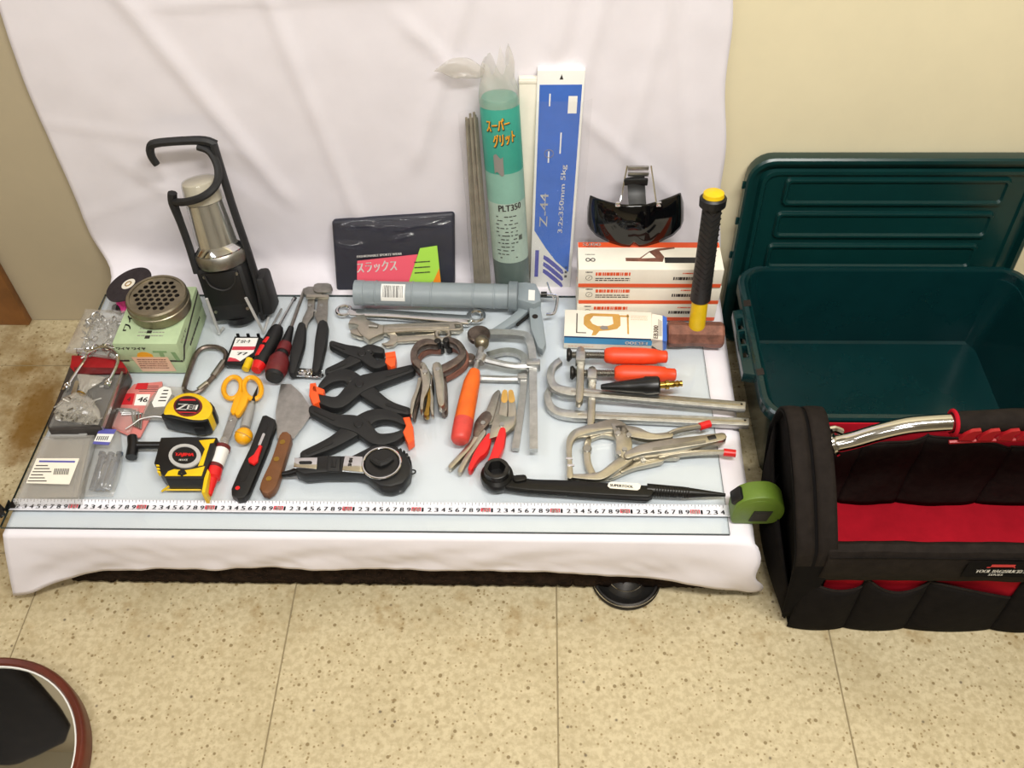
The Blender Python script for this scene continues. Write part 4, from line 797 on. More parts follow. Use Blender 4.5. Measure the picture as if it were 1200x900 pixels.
B().strip([(85, 464), (90, 448)], 5, 3.3, 3.6).done('silver_clip', 'chrome', t)
# cards
t = thing('pink_hex_key_card', 'pink blister card holding grey hex keys, left of the upper yellow tape measure', 'blister card', (18, 20, 0))
B().poly([(157, 450), (190, 447), (190, 462), (164, 512), (157, 513), (126, 499), (145, 462)], 0, .35, .06).done('card', 'pink_card', t)
Ft = Face(K(127, 498, .36), K(166, 506, .36), K(157, 450, .36))
b = B().poly([(147, 461), (158, 461), (155, 474), (141, 474)], .3, .4); b.done('red_panel', 'red', t, smooth=0)
B().poly([(160, 462), (176, 462), (173, 475), (157, 475)], .3, .4).done('white_panel', 'white_print', t, smooth=0)
b = B(); tpx(b, '46', (162, 468), (173, 468.5), .42, h=1.0, bold=.04); tpx(b, '4', (149, 468), (153, 468), .42, h=1.0); 
for k in range(4): b.poly([(160 + k * 1.0, 452 + k * 2), (186, 452 + k * 2), (186, 452.6 + k * 2), (160 + k * 1.0, 452.6 + k * 2)], .3, .37)
b.done('lettering', 'dark_print', t, smooth=0)
B().poly([(161, 449), (174, 448.5), (172, 456), (158, 456)], .3, .39).done('red_heading', 'red', t, smooth=0)
for k in range(4):
    x = 160 - k * 1.0 + k * 5.2; B().tube([K(139 + k * 1.2, 479 + k * 2.3, .6), K(x - 6, 480 + k * 1.6, .6), K(x - 2 - k * 2, 500 + k, .6)], .2, 6).done('hex_key', 'steel', t)
B().poly([(138, 478), (162, 478), (152, 508), (131, 499)], .35, .9, .1).done('clear_blister', 'clear_plastic', t)
t = thing('grey_pouch', 'small grey pouch with a white price tag under the upper tape measure', 'pouch', (22, 20, .4))
B().poly([(188, 452), (216, 453), (208, 470), (192, 490), (165, 490), (172, 470)], .42, 1.1, .15).done('pouch', 'grey_film', t)
B().poly([(190, 462), (204, 463), (193, 486), (168, 486), (176, 470)], .5, 1.0, .1).done('contents', 'charcoal', t)
tg = B().poly([(186, 456), (192, 452.5), (200, 455), (201, 461), (193, 476), (180, 477), (178, 472)], 1.1, 1.18).done('price_tag', 'white', t, smooth=0)
b = B()
for k in range(4): b.poly([(185 + k * 2, 470 - k * 4), (194 + k * 1, 470 - k * 4), (194.6 + k, 468.8 - k * 4), (186 + k * 2, 468.8 - k * 4)], 1.15, 1.22)
b.done('tag_print', 'dark_print', tg, smooth=0)
t = thing('bent_wire', 'thin bent steel wire lying over the pink card', 'wire', (17, 19, .9))
B().tube([K(147, 503, 1.3), K(156, 497, 1.3), (K(165, 491, 1.35)), K(180, 488, 1.3), K(190, 489, 1.2)], .12, 6, 3).done('wire', 'steel', t)
# clear case and bolt pouch
t = thing('clear_label_case', 'flat clear plastic case with a white barcode label at the left front corner', 'case', (6, 8, 0))
B().poly([(50, 511), (110, 509), (93, 586), (15, 588)], 0, 1.5, .25).done('case_shell', 'grey_film', t)
B().poly([(52, 515), (106, 513), (90, 582), (20, 584)], .3, .5).done('case_floor', 'milky_film', t)
B().poly([(62, 499), (104, 501), (101, 511), (57, 512)], .9, 1.3, .1, holes=[[(74, 505.5), (92, 506), (92, 508.5), (74, 508.5)]]).done('hang_tab', 'grey_plastic', t)
lb = B().poly([(43, 537), (93, 537), (81, 567.5), (30.5, 566)], 1.5, 1.56).done('label', 'cream', t, smooth=0)
b = B().poly([(46, 539.5), (88, 540), (87.5, 542), (45.5, 541.5)], 1.5, 1.6); b.done('label_band', 'purple_print', lb, smooth=0)
b = B()
for k in range(9): b.poly([(64 + k * 2, 549), (65 + k * 2, 549), (63.5 + k * 2, 556), (62.5 + k * 2, 556)], 1.5, 1.6)
for k in range(6): b.poly([(42 - k * 1.9, 545 + k * 3.6), (56 + (k % 3) * 4 - k * 1.9, 545 + k * 3.6), (56 + (k % 3) * 4 - k * 1.9, 546 + k * 3.6), (42 - k * 1.9, 546 + k * 3.6)], 1.5, 1.6)
b.done('barcode', 'dark_print', lb, smooth=0)
B().strip([(98, 516), (84, 583)], 1.5, 1.5, 1.7).done('hinge_ridge', 'clear_plastic', t)
t = thing('bolt_pouch', 'clear pouch of long bluish bolts with a blue and white label, beside the clear case', 'pouch', (14, 10, 0))
def po(a, s):
    L_, R_ = V((117 - 27 * s ** 1.1, 503 + 79 * s, 0)), V((141 + 10 * math.sin(s * 2.6) - 14 * s, 504 + 78 * s, 0)); p = L_.lerp(R_, a); e = (math.sin(math.pi * a) * math.sin(math.pi * min(1, s + .05))) ** .5
    return K(p.x, p.y, .15 + 1.9 * e + .35 * noise.noise(V((a * 4, s * 5, 3))) * e)
B().grid(po, 20, 30).done('clear_bag', 'grey_film', t)
rg = random.Random(6)
for k in range(7):
    a = .2 + .1 * k; p0, p1 = po(a, .32 + .05 * (k % 3)), po(.25 + .085 * k, .86); p0.z = p1.z = .45 + .35 * (k % 2)
    bo = B().tube([p0, p1], .3, 8).done('bolt', 'bolt_blue', t)
    d = (p0 - p1).normalized(); B().lathe(p0, p0 + d, [(0, .55), (.45, .55)], 6).done('bolt_head', 'bolt_blue', bo)
lb = B().poly([(117, 502.5), (136.5, 503), (127, 521.5), (108.5, 520)], 1.7, 1.78).done('label', 'white', t, smooth=0)
b = B().poly([(117, 502.5), (136.5, 503), (133.5, 508.5), (113.8, 508)], 1.75, 1.82).poly([(110, 517), (129, 518.2), (127, 521.5), (108.5, 520)], 1.75, 1.82); b.done('blue_bar', 'purple_print', lb, smooth=0)
b = B()
for k in range(6): b.poly([(114.5 + k * 2.4, 511), (115.5 + k * 2.4, 511), (113.5 + k * 2.4, 515.5), (112.5 + k * 2.4, 515.5)], 1.75, 1.83)
b.done('label_print', 'dark_print', lb, smooth=0)
# ================================================================ TOOLS ON THE GLASS
# upper yellow tape measure
t = thing('tape_measure', 'yellow tape measure with a big oval Z badge, the upper of the two at left', 'tape measure', (24, 17, 0), 'yellow tape measures')
top = [(191, 485), (194, 474), (203, 465), (214, 460), (227, 459.5), (239, 464), (247, 472), (249, 480), (242, 491), (226, 492), (212, 489), (200, 486)]
B().poly(top, .05, 3.6, .45, 3).done('case', 'yellow', t)
B().poly([(190, 484), (201, 482.5), (214, 486), (228, 488.5), (241, 487), (244, 491), (240, 494), (224, 494.5), (209, 491.5), (190, 488)], .1, 3.45, .3, 2).done('rubber_bumper', 'black', t)
B().poly([(246, 470), (251, 476), (251, 482), (247, 486), (243, 481)], .3, 3.3, .2).done('side_grip', 'black', t)
o_ = [(220 + 17 * math.cos(k * .2618), 475.5 + 12 * math.sin(k * .2618)) for k in range(24)]
bd = B().poly(o_, 3.4, 3.75, .08).done('oval_badge', 'dark_red', t)
B().poly([(220 + 14.6 * math.cos(k * .2618), 475.3 + 10.2 * math.sin(k * .2618)) for k in range(24)], 3.7, 3.8).done('badge_field', 'deep_black', bd)
b = tpx(B(), 'Z', (208, 476.5), (219, 477), 3.83, h=1.15, bold=.08); tpx(b, 'EII', (220, 477), (231, 477.5), 3.83, h=.95, bold=.06); b.done('badge_lettering', 'white_print', bd, smooth=0)
b = B().poly([(212, 467.5), (228, 467.5), (230, 469.5), (210, 469.5)], 3.7, 3.83).poly([(209, 482.3), (230, 483), (229, 484), (210, 483.4)], 3.7, 3.83); b.done('badge_stripe', 'red', bd, smooth=0)
B().poly([(226, 495), (238, 495), (239, 501), (227, 502)], .2, 2.2, .2).done('blade_mouth', 'rubber', t)
# lower tape measure
t = thing('tape_measure', 'black and yellow tape measure with a silver ring, the lower of the two at left', 'tape measure', (24, 8, 0), 'yellow tape measures')
zt = 3.2
B().poly([(188, 512), (220, 511), (254, 512), (250, 530), (243, 548), (238, 561), (194, 561), (186, 552), (180, 542)], .05, zt, .3).done('case', 'black', t)
B().poly([(233, 516), (252, 514), (250, 518.5), (246, 519), (238, 545), (232, 546), (240, 526)], zt - .2, zt + .12, .05).done('yellow_flank', 'yellow', t)
B().poly([(197, 552), (204, 549.5), (216, 551), (228, 549), (240, 546), (236, 557.5), (193, 557.5)], zt - .2, zt + .12, .05).done('yellow_front', 'yellow', t)
b = B().poly([(239, 560), (243, 549), (245.5, 553), (240, 577), (236, 577)], .2, zt - .1, .1); b.done('yellow_corner', 'yellow', t)
b = B().tube([K(190, 575, .3) + V((0, -.1, 0)), K(205, 564, 1.8) + V((0, -.15, 0)), K(214, 555, zt + .1)], .18, 6); b.tube([K(192, 574, .5), K(236, 574, .45)], .15, 6); b.done('yellow_line', 'yellow', t)
B().poly([(209, 552), (213, 550), (217, 551.5), (219, 555), (213, 557.5), (208, 556)], zt, zt + .2).done('splash_mark', 'black', t, smooth=0)
rgm = [(216.5 + 19 * math.cos(k * .2618), 534 + 14 * math.sin(k * .2618)) for k in range(24)]; rin = [(216 + 14.5 * math.cos(k * .2618), 533.5 + 10.3 * math.sin(k * .2618)) for k in range(24)]
B().poly(rgm, zt - .1, zt + .25, 0, holes=[rin]).done('silver_ring', 'silver_paint', t)
bd = B().poly(rin, zt - .1, zt + .1).done('badge', 'deep_black', t)
b = tpx(B(), 'TAJIMA', (205, 533), (227, 533.5), zt + .13, h=.75, bold=.07); b.done('red_lettering', 'red_plastic', bd, smooth=0)
b = tpx(B(), 'HI LOCK', (210, 539), (220, 539), zt + .13, h=.35, bold=.02); b.done('white_lettering', 'white_print', bd, smooth=0)
for k in range(3): B().poly([(182.5 + k * .6, 544.5 + k * 3.6), (186 + k * .6, 544.5 + k * 3.6), (187.2 + k * .6, 546.6 + k * 3.6), (183.4 + k * .6, 546.6 + k * 3.6)], zt - .8, zt + .05).done('yellow_slot', 'yellow', t, smooth=0)
t = thing('t_handle_bar', 'small black T-shaped handle lying between the bolt pouch and the lower tape measure', 'handle', (20, 11, 0))
B().tube([K(158, 522, 1.0), K(189, 522, 1.0)], .62, 10).done('shaft', 'deep_black', t)
B().tube([K(155, 512, 1.1), K(156, 522, 1.1), K(154, 536, 1.1)], [.75, .8, .85], 10).done('cross_grip', 'deep_black', t)
# carabiner
t = thing('carabiner', 'large worn steel carabiner with a screw gate, behind the upper tape measure', 'carabiner', (27, 27, 0))
B().tube([K(*q, .6) for q in ((225, 461), (216, 457), (218, 446), (225, 426), (231, 413), (240, 407), (252, 406.5), (261, 410), (265, 416), (262, 427), (254, 437), (245, 447), (238, 455), (232, 459))], .42, 8, 3, closed=True).done('body', 'brown_steel', t)
B().tube([K(262, 424, .6), K(250, 441, .6)], .56, 10).done('screw_sleeve', 'dull_steel', t)
B().tube([K(243, 449, .6), K(233, 457, .6)], .5, 10).done('gate_end', 'nickel', t)
# black case, screwdrivers
t = thing('blade_case', 'small black plastic case with a white and red label, in front of the lantern', 'case', (30, 31, 0))
B().poly([(275, 394), (305, 394.5), (309, 397), (308, 404), (299, 417), (283, 427), (264, 426), (263, 424)], 0, 1.1, .12).done('case_shell', 'deep_black', t)
lb = B().poly([(276.5, 396), (302.5, 396), (297, 412.5), (281.5, 423), (266.5, 423)], 1.05, 1.18).done('label', 'white', t, smooth=0)
b = B().poly([(273, 406), (299.5, 406), (297.5, 410), (271.5, 410)], 1.1, 1.22).poly([(266.5, 423), (268.5, 418.5), (276, 420), (281, 423)], 1.1, 1.22); b.done('red_band', 'pink_red', lb, smooth=0)
b = tpx(B(), 'ﾌﾟﾛﾏｰｸ', (277.5, 400), (293, 400), 1.22, h=.8, bold=.03); tpx(b, '77', (278, 414.5), (290, 414.5), 1.22, h=.6, bold=.05); b.done('label_print', 'dark_print', lb, smooth=0)
for x in (279, 291, 303): B().box(K(x, 393.5, .6), (.5, .3, .9), None, .05).done('hinge', 'deep_black', t)
t = thing('screwdriver', 'slim screwdriver showing only its yellow butt beside the black case', 'screwdriver', (31, 28, 0), 'screwdrivers')
B().tube([K(287.5, 433, .75), K(293, 422, .75)], [.62, .75], 10).done('butt', 'yellow', t)
B().tube([K(293, 422, .7), K(297, 416, .6), K(302, 409, .5)], [.6, .5, .4], 8).done('handle', 'black', t)
B().tube([K(302, 409, .7), K(318, 384, .6), K(330, 362, .5)], .18, 6).done('shaft', 'steel', t)
t = thing('screwdriver', 'screwdriver with a fat black handle, red inlays and red butt', 'screwdriver', (34, 31, 0), 'screwdrivers')
B().tube([K(304, 427, 1.5), K(308, 420, 1.5), K(316, 404, 1.5), K(322, 392, 1.5), K(326, 384, 1.5)], [1.15, 1.3, 1.15, 1.35, 1.3, .9], 12, 2).done('handle', 'black', t)
B().tube([K(300, 434, 1.5), K(304, 427, 1.5)], [.85, 1.18], 12).done('red_butt', 'red_plastic', t)
for (p, q) in (((302, 417), (308, 405)), ((310, 402), (315, 396))): B().tube([K(*p, 2.45), K(*q, 2.45)], .55, 8, flat=(.9, .6)).done('red_inlay', 'red_plastic', t)
B().tube([K(327, 382, 1.4), K(345, 350, .9)], .27, 8).done('shaft', 'chrome', t)
B().tube([K(343.5, 352.5, .9), K(346, 348.5, .9)], .36, 6, flat=(1.1, .4)).done('tip', 'dark_steel', t)
t = thing('screwdriver', 'old dark red screwdriver with a bulging grip and black end cap', 'screwdriver', (37, 30, 0), 'screwdrivers')
B().tube([K(321, 443, 1.8), K(322, 439, 1.8)], [1.35, 1.5], 14).done('end_cap', 'rubber', t)
B().tube([K(322, 439, 1.8), K(324, 433, 1.8), K(327, 423, 1.7), K(329, 418, 1.6)], [1.55, 1.8, 1.7, 1.2], 14, 2).done('grip_bulge', 'dark_red', t)
B().tube([K(329, 419, 1.6), K(331, 413.5, 1.5)], 1.05, 12).done('neck_band', 'black', t)
B().tube([K(331, 413.5, 1.5), K(334.5, 404, 1.4)], [1.2, 1.1], 12).done('upper_grip', 'dark_red', t)
B().tube([K(334, 405, 1.4), K(337, 396, 1.3), K(341, 384, 1.2)], [1.0, .75, .5], 12).done('ferrule', 'black', t)
B().tube([K(341, 384, 1.2), K(357, 339, .6)], .3, 8).done('shaft', 'dull_steel', t)
# wire strippers
t = thing('wire_stripper', 'flat steel wire stripper with two dark rubber handles, right of the screwdrivers', 'pliers', (42, 38, 0))
B().strip([(372, 337), (384, 337)], 11, .6, 1.3, .08).strip([(361, 341), (373, 341)], 11, .2, .9, .08).done('stripping_head', 'dull_steel', t)
B().poly([(359, 345), (385, 345), (385, 348), (359, 348)], .9, 1.5, .1).done('head_clamp', 'nickel', t)
B().poly([(361, 347), (369, 347), (368.5, 360), (367, 370), (361, 378), (359, 386), (352, 384), (355, 372), (360, 362)], .4, .9, .05).done('left_jaw', 'dull_steel', t)
B().poly([(384, 347), (373, 347), (371, 362), (368, 368), (373, 382), (383, 379), (384, 362)], .5, 1.0, .05).done('right_jaw', 'dull_steel', t)
for q in ((363, 358), (376.5, 358), (369.5, 364.5)): B().disc(K(*q, 1.0), .28, .9, 1.15, 12).done('pivot', 'steel', t)
B().strip([(353, 381), (350, 398), (346, 415), (342, 433)], [10, 14, 13, 9], .1, 1.7, .4).done('grip', 'rubber', t)
B().strip([(378, 380), (375.5, 398), (373, 415), (370, 431)], [13, 14, 12, 10], .1, 1.7, .4).done('grip', 'rubber', t)
t = thing('foil_strip', 'crumpled silvery strip at the lower ends of the wire stripper grips', 'foil', (41, 25, 0))
B().grid(lambda a, s: K(343 + 34 * a, 441 - 10 * s + 2 * a, .25 + .5 * (noise.noise(V((a * 7, s * 4, 2))) + .6)), 24, 6).done('foil', 'chrome', t, solid=.08)
B().strip([(344, 441), (378, 439)], 2.5, 0, .3).done('backing', 'dark_steel', t)
# spring clamps
def clamp(label, piv, h1, jaw2, h2, jaw1, pad, wide, flip):
    t = thing('spring_clamp', label, 'clamp', K(piv[0], piv[1], 0), 'black spring clamps')
    wide = [w_ * .84 for w_ in wide]
    a1 = B().strip(h1 + [piv] + jaw2, wide, .3, 1.9, .3).done('arm', 'rubber', t)
    a2 = B().strip(h2 + [piv] + jaw1, wide, .05, 1.7, .3).done('arm', 'rubber', t)
    for a_, h_, zz in ((a1, h1, 1.9), (a2, h2, 1.7)):
        q0, q1 = V(h_[0]), V(h_[1]); dd = (q1 - q0); B().strip([(q0 + dd * .12)[:], (q0 + dd * .95)[:]], wide[0] * .42, zz - .1, zz + .1, .06).done('grip_rib', 'black', a_)
    B().disc(K(piv[0], piv[1], 1.9), .7, .2, 2.05, 18, .1).done('pivot_pin', 'black', t)
    c = K(piv[0] + flip * 9, piv[1], 1.6); B().ring(c, .6, .16, (0, 0, 1), 16, 6).done('spring', 'dark_steel', t)
    for q in pad: B().poly(q, .2, 2.1, .18).done('orange_pad', 'orange_pad', t)
clamp('smallest black spring clamp with an orange tip pointing right, behind the other two', (424, 414), [(389, 402), (404, 408)], [(440, 426), (456, 421)], [(384, 434), (406, 425)], [(434, 408), (447, 410), (457, 416)], [[(451, 413), (463, 411), (464, 417), (452, 419)], [(452, 419), (464, 418), (463, 428), (458, 430), (451, 424)]], [9, 13, 17, 13, 9], 1)
clamp('black spring clamp with its orange jaw pointing left, in the middle of three', (421, 450), [(482, 431), (452, 440)], [(398, 470), (379, 468), (370, 463)], [(478, 481), (452, 473)], [(405, 439), (388, 442), (376, 452)], [[(363, 449), (380, 456), (379, 462), (366, 459)], [(363, 449), (370, 448), (375, 470), (367, 474), (362, 463)]], [11, 16, 23, 18, 14, 9], -1)
clamp('black spring clamp with its orange jaw pointing right, nearest the chalk line reel', (420, 497), [(366, 479), (392, 491)], [(440, 513), (460, 512), (474, 505)], [(356, 532), (390, 517)], [(438, 486), (458, 486), (474, 494)], [[(472, 489), (480, 488), (484, 500), (477, 501)], [(476, 498), (484, 499), (485, 515), (478, 520), (472, 506)]], [12, 17, 24, 18, 14, 9], 1)
# chalk line reel
t = thing('chalk_line_reel', 'black chalk line reel with chrome plates and a round crank, front centre of the glass', 'chalk line', (50, 8, 0))
zt = 3.0
B().poly([(344, 537), (352, 534), (380, 533), (412, 533), (424, 527), (436, 521), (450, 519), (466, 523), (477, 532), (482, 545), (480, 556), (472, 566), (458, 570), (446, 569), (436, 563), (428, 556), (418, 553), (380, 553), (356, 555), (346, 551)], 0, zt - .3, .5, 1).done('reel_body', 'black', t)
B().poly([(384, 534), (399, 534), (398, 552), (383, 552)], zt - .5, zt, .15).done('grip_pad', 'rubber', t)
b = B().poly([(388, 539), (394, 539), (393.5, 547), (387.5, 547)], zt - .1, zt + .12, .1); b.done('button', 'black', t)
pl_ = B().poly([(345, 536.5), (372, 536), (371, 549.5), (344, 547)], zt - .4, zt + .02, .06).done('slider_plate', 'chrome', t)
B().strip([(352, 542), (364, 542)], 3.6, zt - .1, zt + .06).done('slider_slot', 'deep_black', pl_)
pl_ = B().poly([(404, 534), (425, 535), (426, 553), (401, 551)], zt - .4, zt + .02, .06).done('name_plate', 'chrome', t)
b = B(); tpx(b, 'SHIN', (409.5, 546), (411.5, 537), zt + .04, h=.55, bold=.04); b.done('lettering', 'dark_print', pl_, smooth=0)
c = K(447.5, 543.5, zt); 
cr = B().disc(c, 2.55, zt - .6, zt + .25, 40, .15).done('crank_disc', 'deep_black', t)
B().ring(V((c.x, c.y, zt + .2)), 2.75, .2, n=48).done('chrome_ring', 'chrome', t)
B().tube([V((c.x - 1.6, c.y + .6, zt + .4)), V((c.x, c.y - .5, zt + .55)), V((c.x + 1.5, c.y + .7, zt + .4))], [.35, .5, .4], 8, 3).done('folding_crank', 'rubber', cr)
b = B()
for k in range(16):
    a = math.radians(-105 + k * 12); c2 = K(455.5, 546, 2.0); b.box(V((c2.x + 3.2 * math.cos(a), c2.y + 3.42 * math.sin(a), 1.3)), (.3, .38, 1.7), Matrix.Rotation(a, 3, 'Z'), .08, 1)
b.done('rim_rib', 'rubber', t)
B().tube([K(331, 556, .9), K(340, 555, 1.0), K(354, 551, 1.4)], [.42, .55, .8], 10).done('nozzle', 'deep_black', t)
B().ring(K(483, 553, 1.0), .5, .12, (0, .3, 1), 16, 6).done('hang_loop', 'rubber', t)
# putty knife
t = thing('putty_knife', 'putty knife with a wide steel blade and a riveted brown wooden handle', 'putty knife', (36, 15, 0))
B().poly([(329, 450), (341, 450), (353, 461), (367, 482), (358, 496), (344, 514), (325, 514), (323, 482)], .55, .68, 0).done('blade', 'steel', t)
B().strip([(334, 512), (325, 540), (316, 563), (312, 570)], [15, 16, 19, 17], .05, 1.7, .35).done('handle', 'wood_handle', t)
for q in ((331, 518), (324, 538), (315, 561)): B().disc(K(*q, 1.7), .42, 1.4, 1.76, 14).done('rivet', 'brass', t)
# box cutter
t = thing('box_cutter', 'black box cutter with a red slide button, between the marker and the putty knife', 'knife', (32, 12, 0))
B().poly([(307, 486.5), (312, 485.5), (322, 490.5), (323, 494), (314, 522), (300, 556), (291, 577), (286, 583), (278, 584), (271, 579), (270.5, 572), (279, 552), (292, 525)], .05, 1.7, .35).done('body', 'black', t)
B().strip([(311.5, 496), (303, 518), (290, 548), (285, 561)], 7, 1.6, 1.74).done('slide_channel', 'deep_black', t)
B().strip([(309, 509), (304, 521)], 3.2, 1.7, 1.85).done('blade', 'chrome', t)
B().poly([(304, 520), (307, 522), (303, 534), (302, 540), (297, 544), (291, 541), (290.5, 537), (297, 532)], 1.7, 2.3, .2).done('slide_button', 'red_plastic', t)
B().disc(K(278.5, 572, 1.7), .33, 1.6, 1.78, 14).done('red_stud', 'red_plastic', t)
# awl
t = thing('ball_awl', 'small awl with a round yellow ball handle and clear grey shank', 'awl', (30, 19, 0))
c = K(285.5, 511, 1.35); B().sph(c, 1.38, (1, 1, .95), 20).done('ball_handle', 'yellow_orange', t)
B().ring(c, 1.36, .09, (.35, .9, .25), 28, 6).done('ball_seam', 'tan_print', t)
B().tube([K(287, 502, 1.3), K(291.5, 486, 1.2), K(295, 475, 1.1)], [.8, .75, .6], 12).done('shank', 'grey_plastic', t)
B().tube([K(294.8, 476, 1.1), K(296, 472, 1.1)], .55, 10).done('collar', 'nickel', t)
B().tube([K(296, 472, 1.1), K(299, 463, 1.0), K(302, 453, .9)], [.3, .28, .06], 8).done('point', 'dark_steel', t)
# scissors
t = thing('scissors', 'scissors with yellow plastic loops above a black and yellow tape measure', 'scissors', (29, 21, 0))
def loop(cx, cy, rx, ry, tilt): return [(cx + rx * math.cos(k * .3927) * math.cos(tilt) - ry * math.sin(k * .3927) * math.sin(tilt), cy + rx * math.cos(k * .3927) * math.sin(tilt) + ry * math.sin(k * .3927) * math.cos(tilt)) for k in range(16)]
for cx, cy, tl_, sh, z_ in ((272.5, 454.5, .35, [(281, 462), (277, 472), (273, 481)], .1), (296, 455, -.3, [(287, 462), (284, 472), (278, 483)], .35)):
    B().tube([K(u_, v_, z_ + .5) for u_, v_ in loop(cx, cy, 10, 13, tl_)], .42, 8, 2, closed=True).done('finger_loop', 'yellow_orange', t)
    B().strip(sh, [9, 9, 7], z_, z_ + .9, .2).done('shank', 'yellow_orange', t)
B().poly([(271, 480), (279, 483), (271, 508), (263, 525), (258, 528), (259, 515)], .15, .35).done('blade', 'steel', t)
B().poly([(274, 481), (281, 484), (275, 500), (266, 522), (262, 524), (266, 505)], .36, .55).done('blade', 'steel', t)
B().disc(K(270, 491, .6), .35, .3, .75, 14).done('pivot_screw', 'steel', t)
# marker
t = thing('paint_marker', 'clear-bodied paint marker with a white label and red nozzle, lying on the scissor blades', 'marker', (28, 10, .6))
B().tube([K(263.5, 514, 1.5), K(260.5, 526, 1.5)], [.55, 1.05], 14).done('clear_end', 'clear_plastic', t)
B().tube([K(260.5, 526, 1.5), K(252.5, 547, 1.5)], 1.12, 16).done('barrel_label', 'white', t)
for p, q in (((261.2, 524), (260, 528)), ((252.8, 546), (251, 550.5))): B().tube([K(*p, 1.5), K(*q, 1.5)], 1.2, 16).done('red_band', 'dark_red', t)
B().tube([K(251.5, 550, 1.5), K(248.5, 560, 1.45), K(248, 562, 1.4), K(246.5, 572, 1.3), K(245, 580, 1.2)], [1.2, 1.25, .9, .6, .45], 16).done('nozzle', 'red_plastic', t)
# ---------------------------------------------------------------- wrenches
t = thing('combination_wrench', 'long polished chrome ring wrench lying just below the caulking gun', 'wrench', (60, 40, 0), 'wrenches')
B().ring(K(403, 364, .6), 1.15, .34, n=24, m=8).done('ring_end', 'chrome', t)
B().strip([(411, 365), (429, 366)], [8, 8], .25, 1.0, .2).strip([(428, 365), (480, 368.5), (548, 374)], [10, 9, 11], .2, 1.1, .3).done('shaft', 'chrome', t)
B().ring(K(558, 370.5, .7), 1.25, .42, n=24, m=8).done('ratchet_end', 'chrome', t)
t = thing('adjustable_wrench', 'worn adjustable wrench with a holed handle end, between the two other wrenches', 'wrench', (62, 37, 0), 'wrenches')
B().poly([(408, 379), (410, 374), (420, 369), (427, 368), (430, 374), (440, 378), (449, 381), (449, 390), (440, 394), (432, 398), (422, 391), (418, 384), (420, 381), (415, 379)], .1, 1.5, .15).done('head', 'nickel', t)
B().poly([(410, 386), (420, 384), (431, 389), (430, 394), (422, 394), (411, 390)], .2, 1.3, .12).done('sliding_jaw', 'nickel', t)
B().tube([K(433, 382, 1.5), K(443, 383, 1.5)], .48, 10).done('adjusting_screw', 'dull_steel', t)
B().poly([(446, 380), (480, 378), (536, 376), (542, 378), (543, 384), (538, 387), (480, 387.5), (446, 390)], .2, 1.2, .2, holes=[[(533, 379.5), (539, 379.5), (540, 383), (534, 384)]]).done('handle', 'nickel', t)
B().strip([(455, 384), (525, 381.5)], 4, 1.15, 1.3, .05).done('handle_ridge', 'nickel', t)
t = thing('combination_wrench', 'short worn combination wrench with an open jaw at left, nearest of the wrenches', 'wrench', (66, 35, 0), 'wrenches')
B().poly([(446, 391), (452, 387), (461, 388), (466, 393), (466, 400), (461, 404), (452, 405), (447, 402), (453, 401), (457, 398), (457, 394), (453, 391)], .15, .9, .12).done('open_jaw', 'nickel', t)
B().strip([(464, 397), (490, 395.5), (510, 394)], [7, 7, 8], .2, .8, .15).done('shaft', 'nickel', t)
B().ring(K(519, 392.5, .75), 1.05, .42, n=24, m=8).done('ring_end', 'nickel', t)
# ---------------------------------------------------------------- caulking gun
t = thing('caulking_gun', 'grey caulking gun with a barcode sticker, lying in front of the packed trousers', 'caulking gun', (67, 42, 0))
g0, g1 = K(419, 343, 2.65), K(600, 347.5, 2.65); ga = (g1 - g0).normalized(); gl = (g1 - g0).length; gr = 2.12
rings = [(0, gr - .3), (.1, gr)]
for d in (3.3, 9.6, 12.9, 20.0, 23.6): rings += [(d - .18, gr), (d - .1, gr + .1), (d + .1, gr + .1), (d + .18, gr)]
B().lathe(g0, g1, rings + [(gl, gr)], 36).done('barrel', 'gun_grey', t)
B().lathe(g0, g1, [(-.5, gr - .6), (-.4, gr + .08), (1.2, gr + .08), (1.25, gr)], 36).done('front_cap', 'gun_grey', t)
sd = V((-ga.y, ga.x, 0))
def stk(a, s):
    th = math.radians(8 + 84 * s); return g0 + ga * (4.4 + 4.1 * a) + V((0, 0, (gr + .04) * math.sin(th))) - sd * (gr + .04) * math.cos(th)
lb = B().grid(stk, 2, 12).done('barcode_sticker', 'white', t)
b = B(); rg = random.Random(21)
for k in range(17):
    a0_ = .08 + k * .05; w_ = rg.choice((.012, .02, .03))
    b.grid(lambda a, s, a0_=a0_, w_=w_: (lambda q: q + (q - (g0 + ga * (q - g0).dot(ga))).normalized() * .03)(stk(a0_ + w_ * a, .22 + .66 * s)), 1, 8)
b.done('barcode', 'dark_print', lb, smooth=0)
B().lathe(g0, g1, [(gl - .6, gr + .35), (gl - .5, gr + .5), (gl + .9, gr + .5), (gl + 1.1, gr + .1)], 36).done('rear_cap', 'gun_grey_dark', t)
B().poly([(602, 331), (616, 330), (628, 332), (633, 342), (634, 352), (626, 356), (612, 352), (603, 350)], .8, 3.4, .25).done('frame', 'gun_grey', t)
B().poly([(619, 352), (632, 350), (637, 380), (640, 402), (636, 410), (630, 406), (622, 385)], .6, 2.2, .3).done('handle', 'gun_grey', t)
B().disc(K(627, 371, 2.2), .5, 1.9, 2.28, 18).done('handle_hole', 'hole_dark', t)
B().strip([(617, 358), (604, 371), (590, 381), (579, 388)], [11, 9, 8, 8], .4, 1.4, .2).done('trigger', 'gun_grey', t)
B().strip([(623, 366), (606, 380)], 2.6, .5, .8).done('trigger_link', 'dark_steel', t)
B().poly([(619.5, 339.5), (627, 340), (626.5, 352), (619, 351.5)], 3.4, 3.46).done('small_sticker', 'white', t, smooth=0)
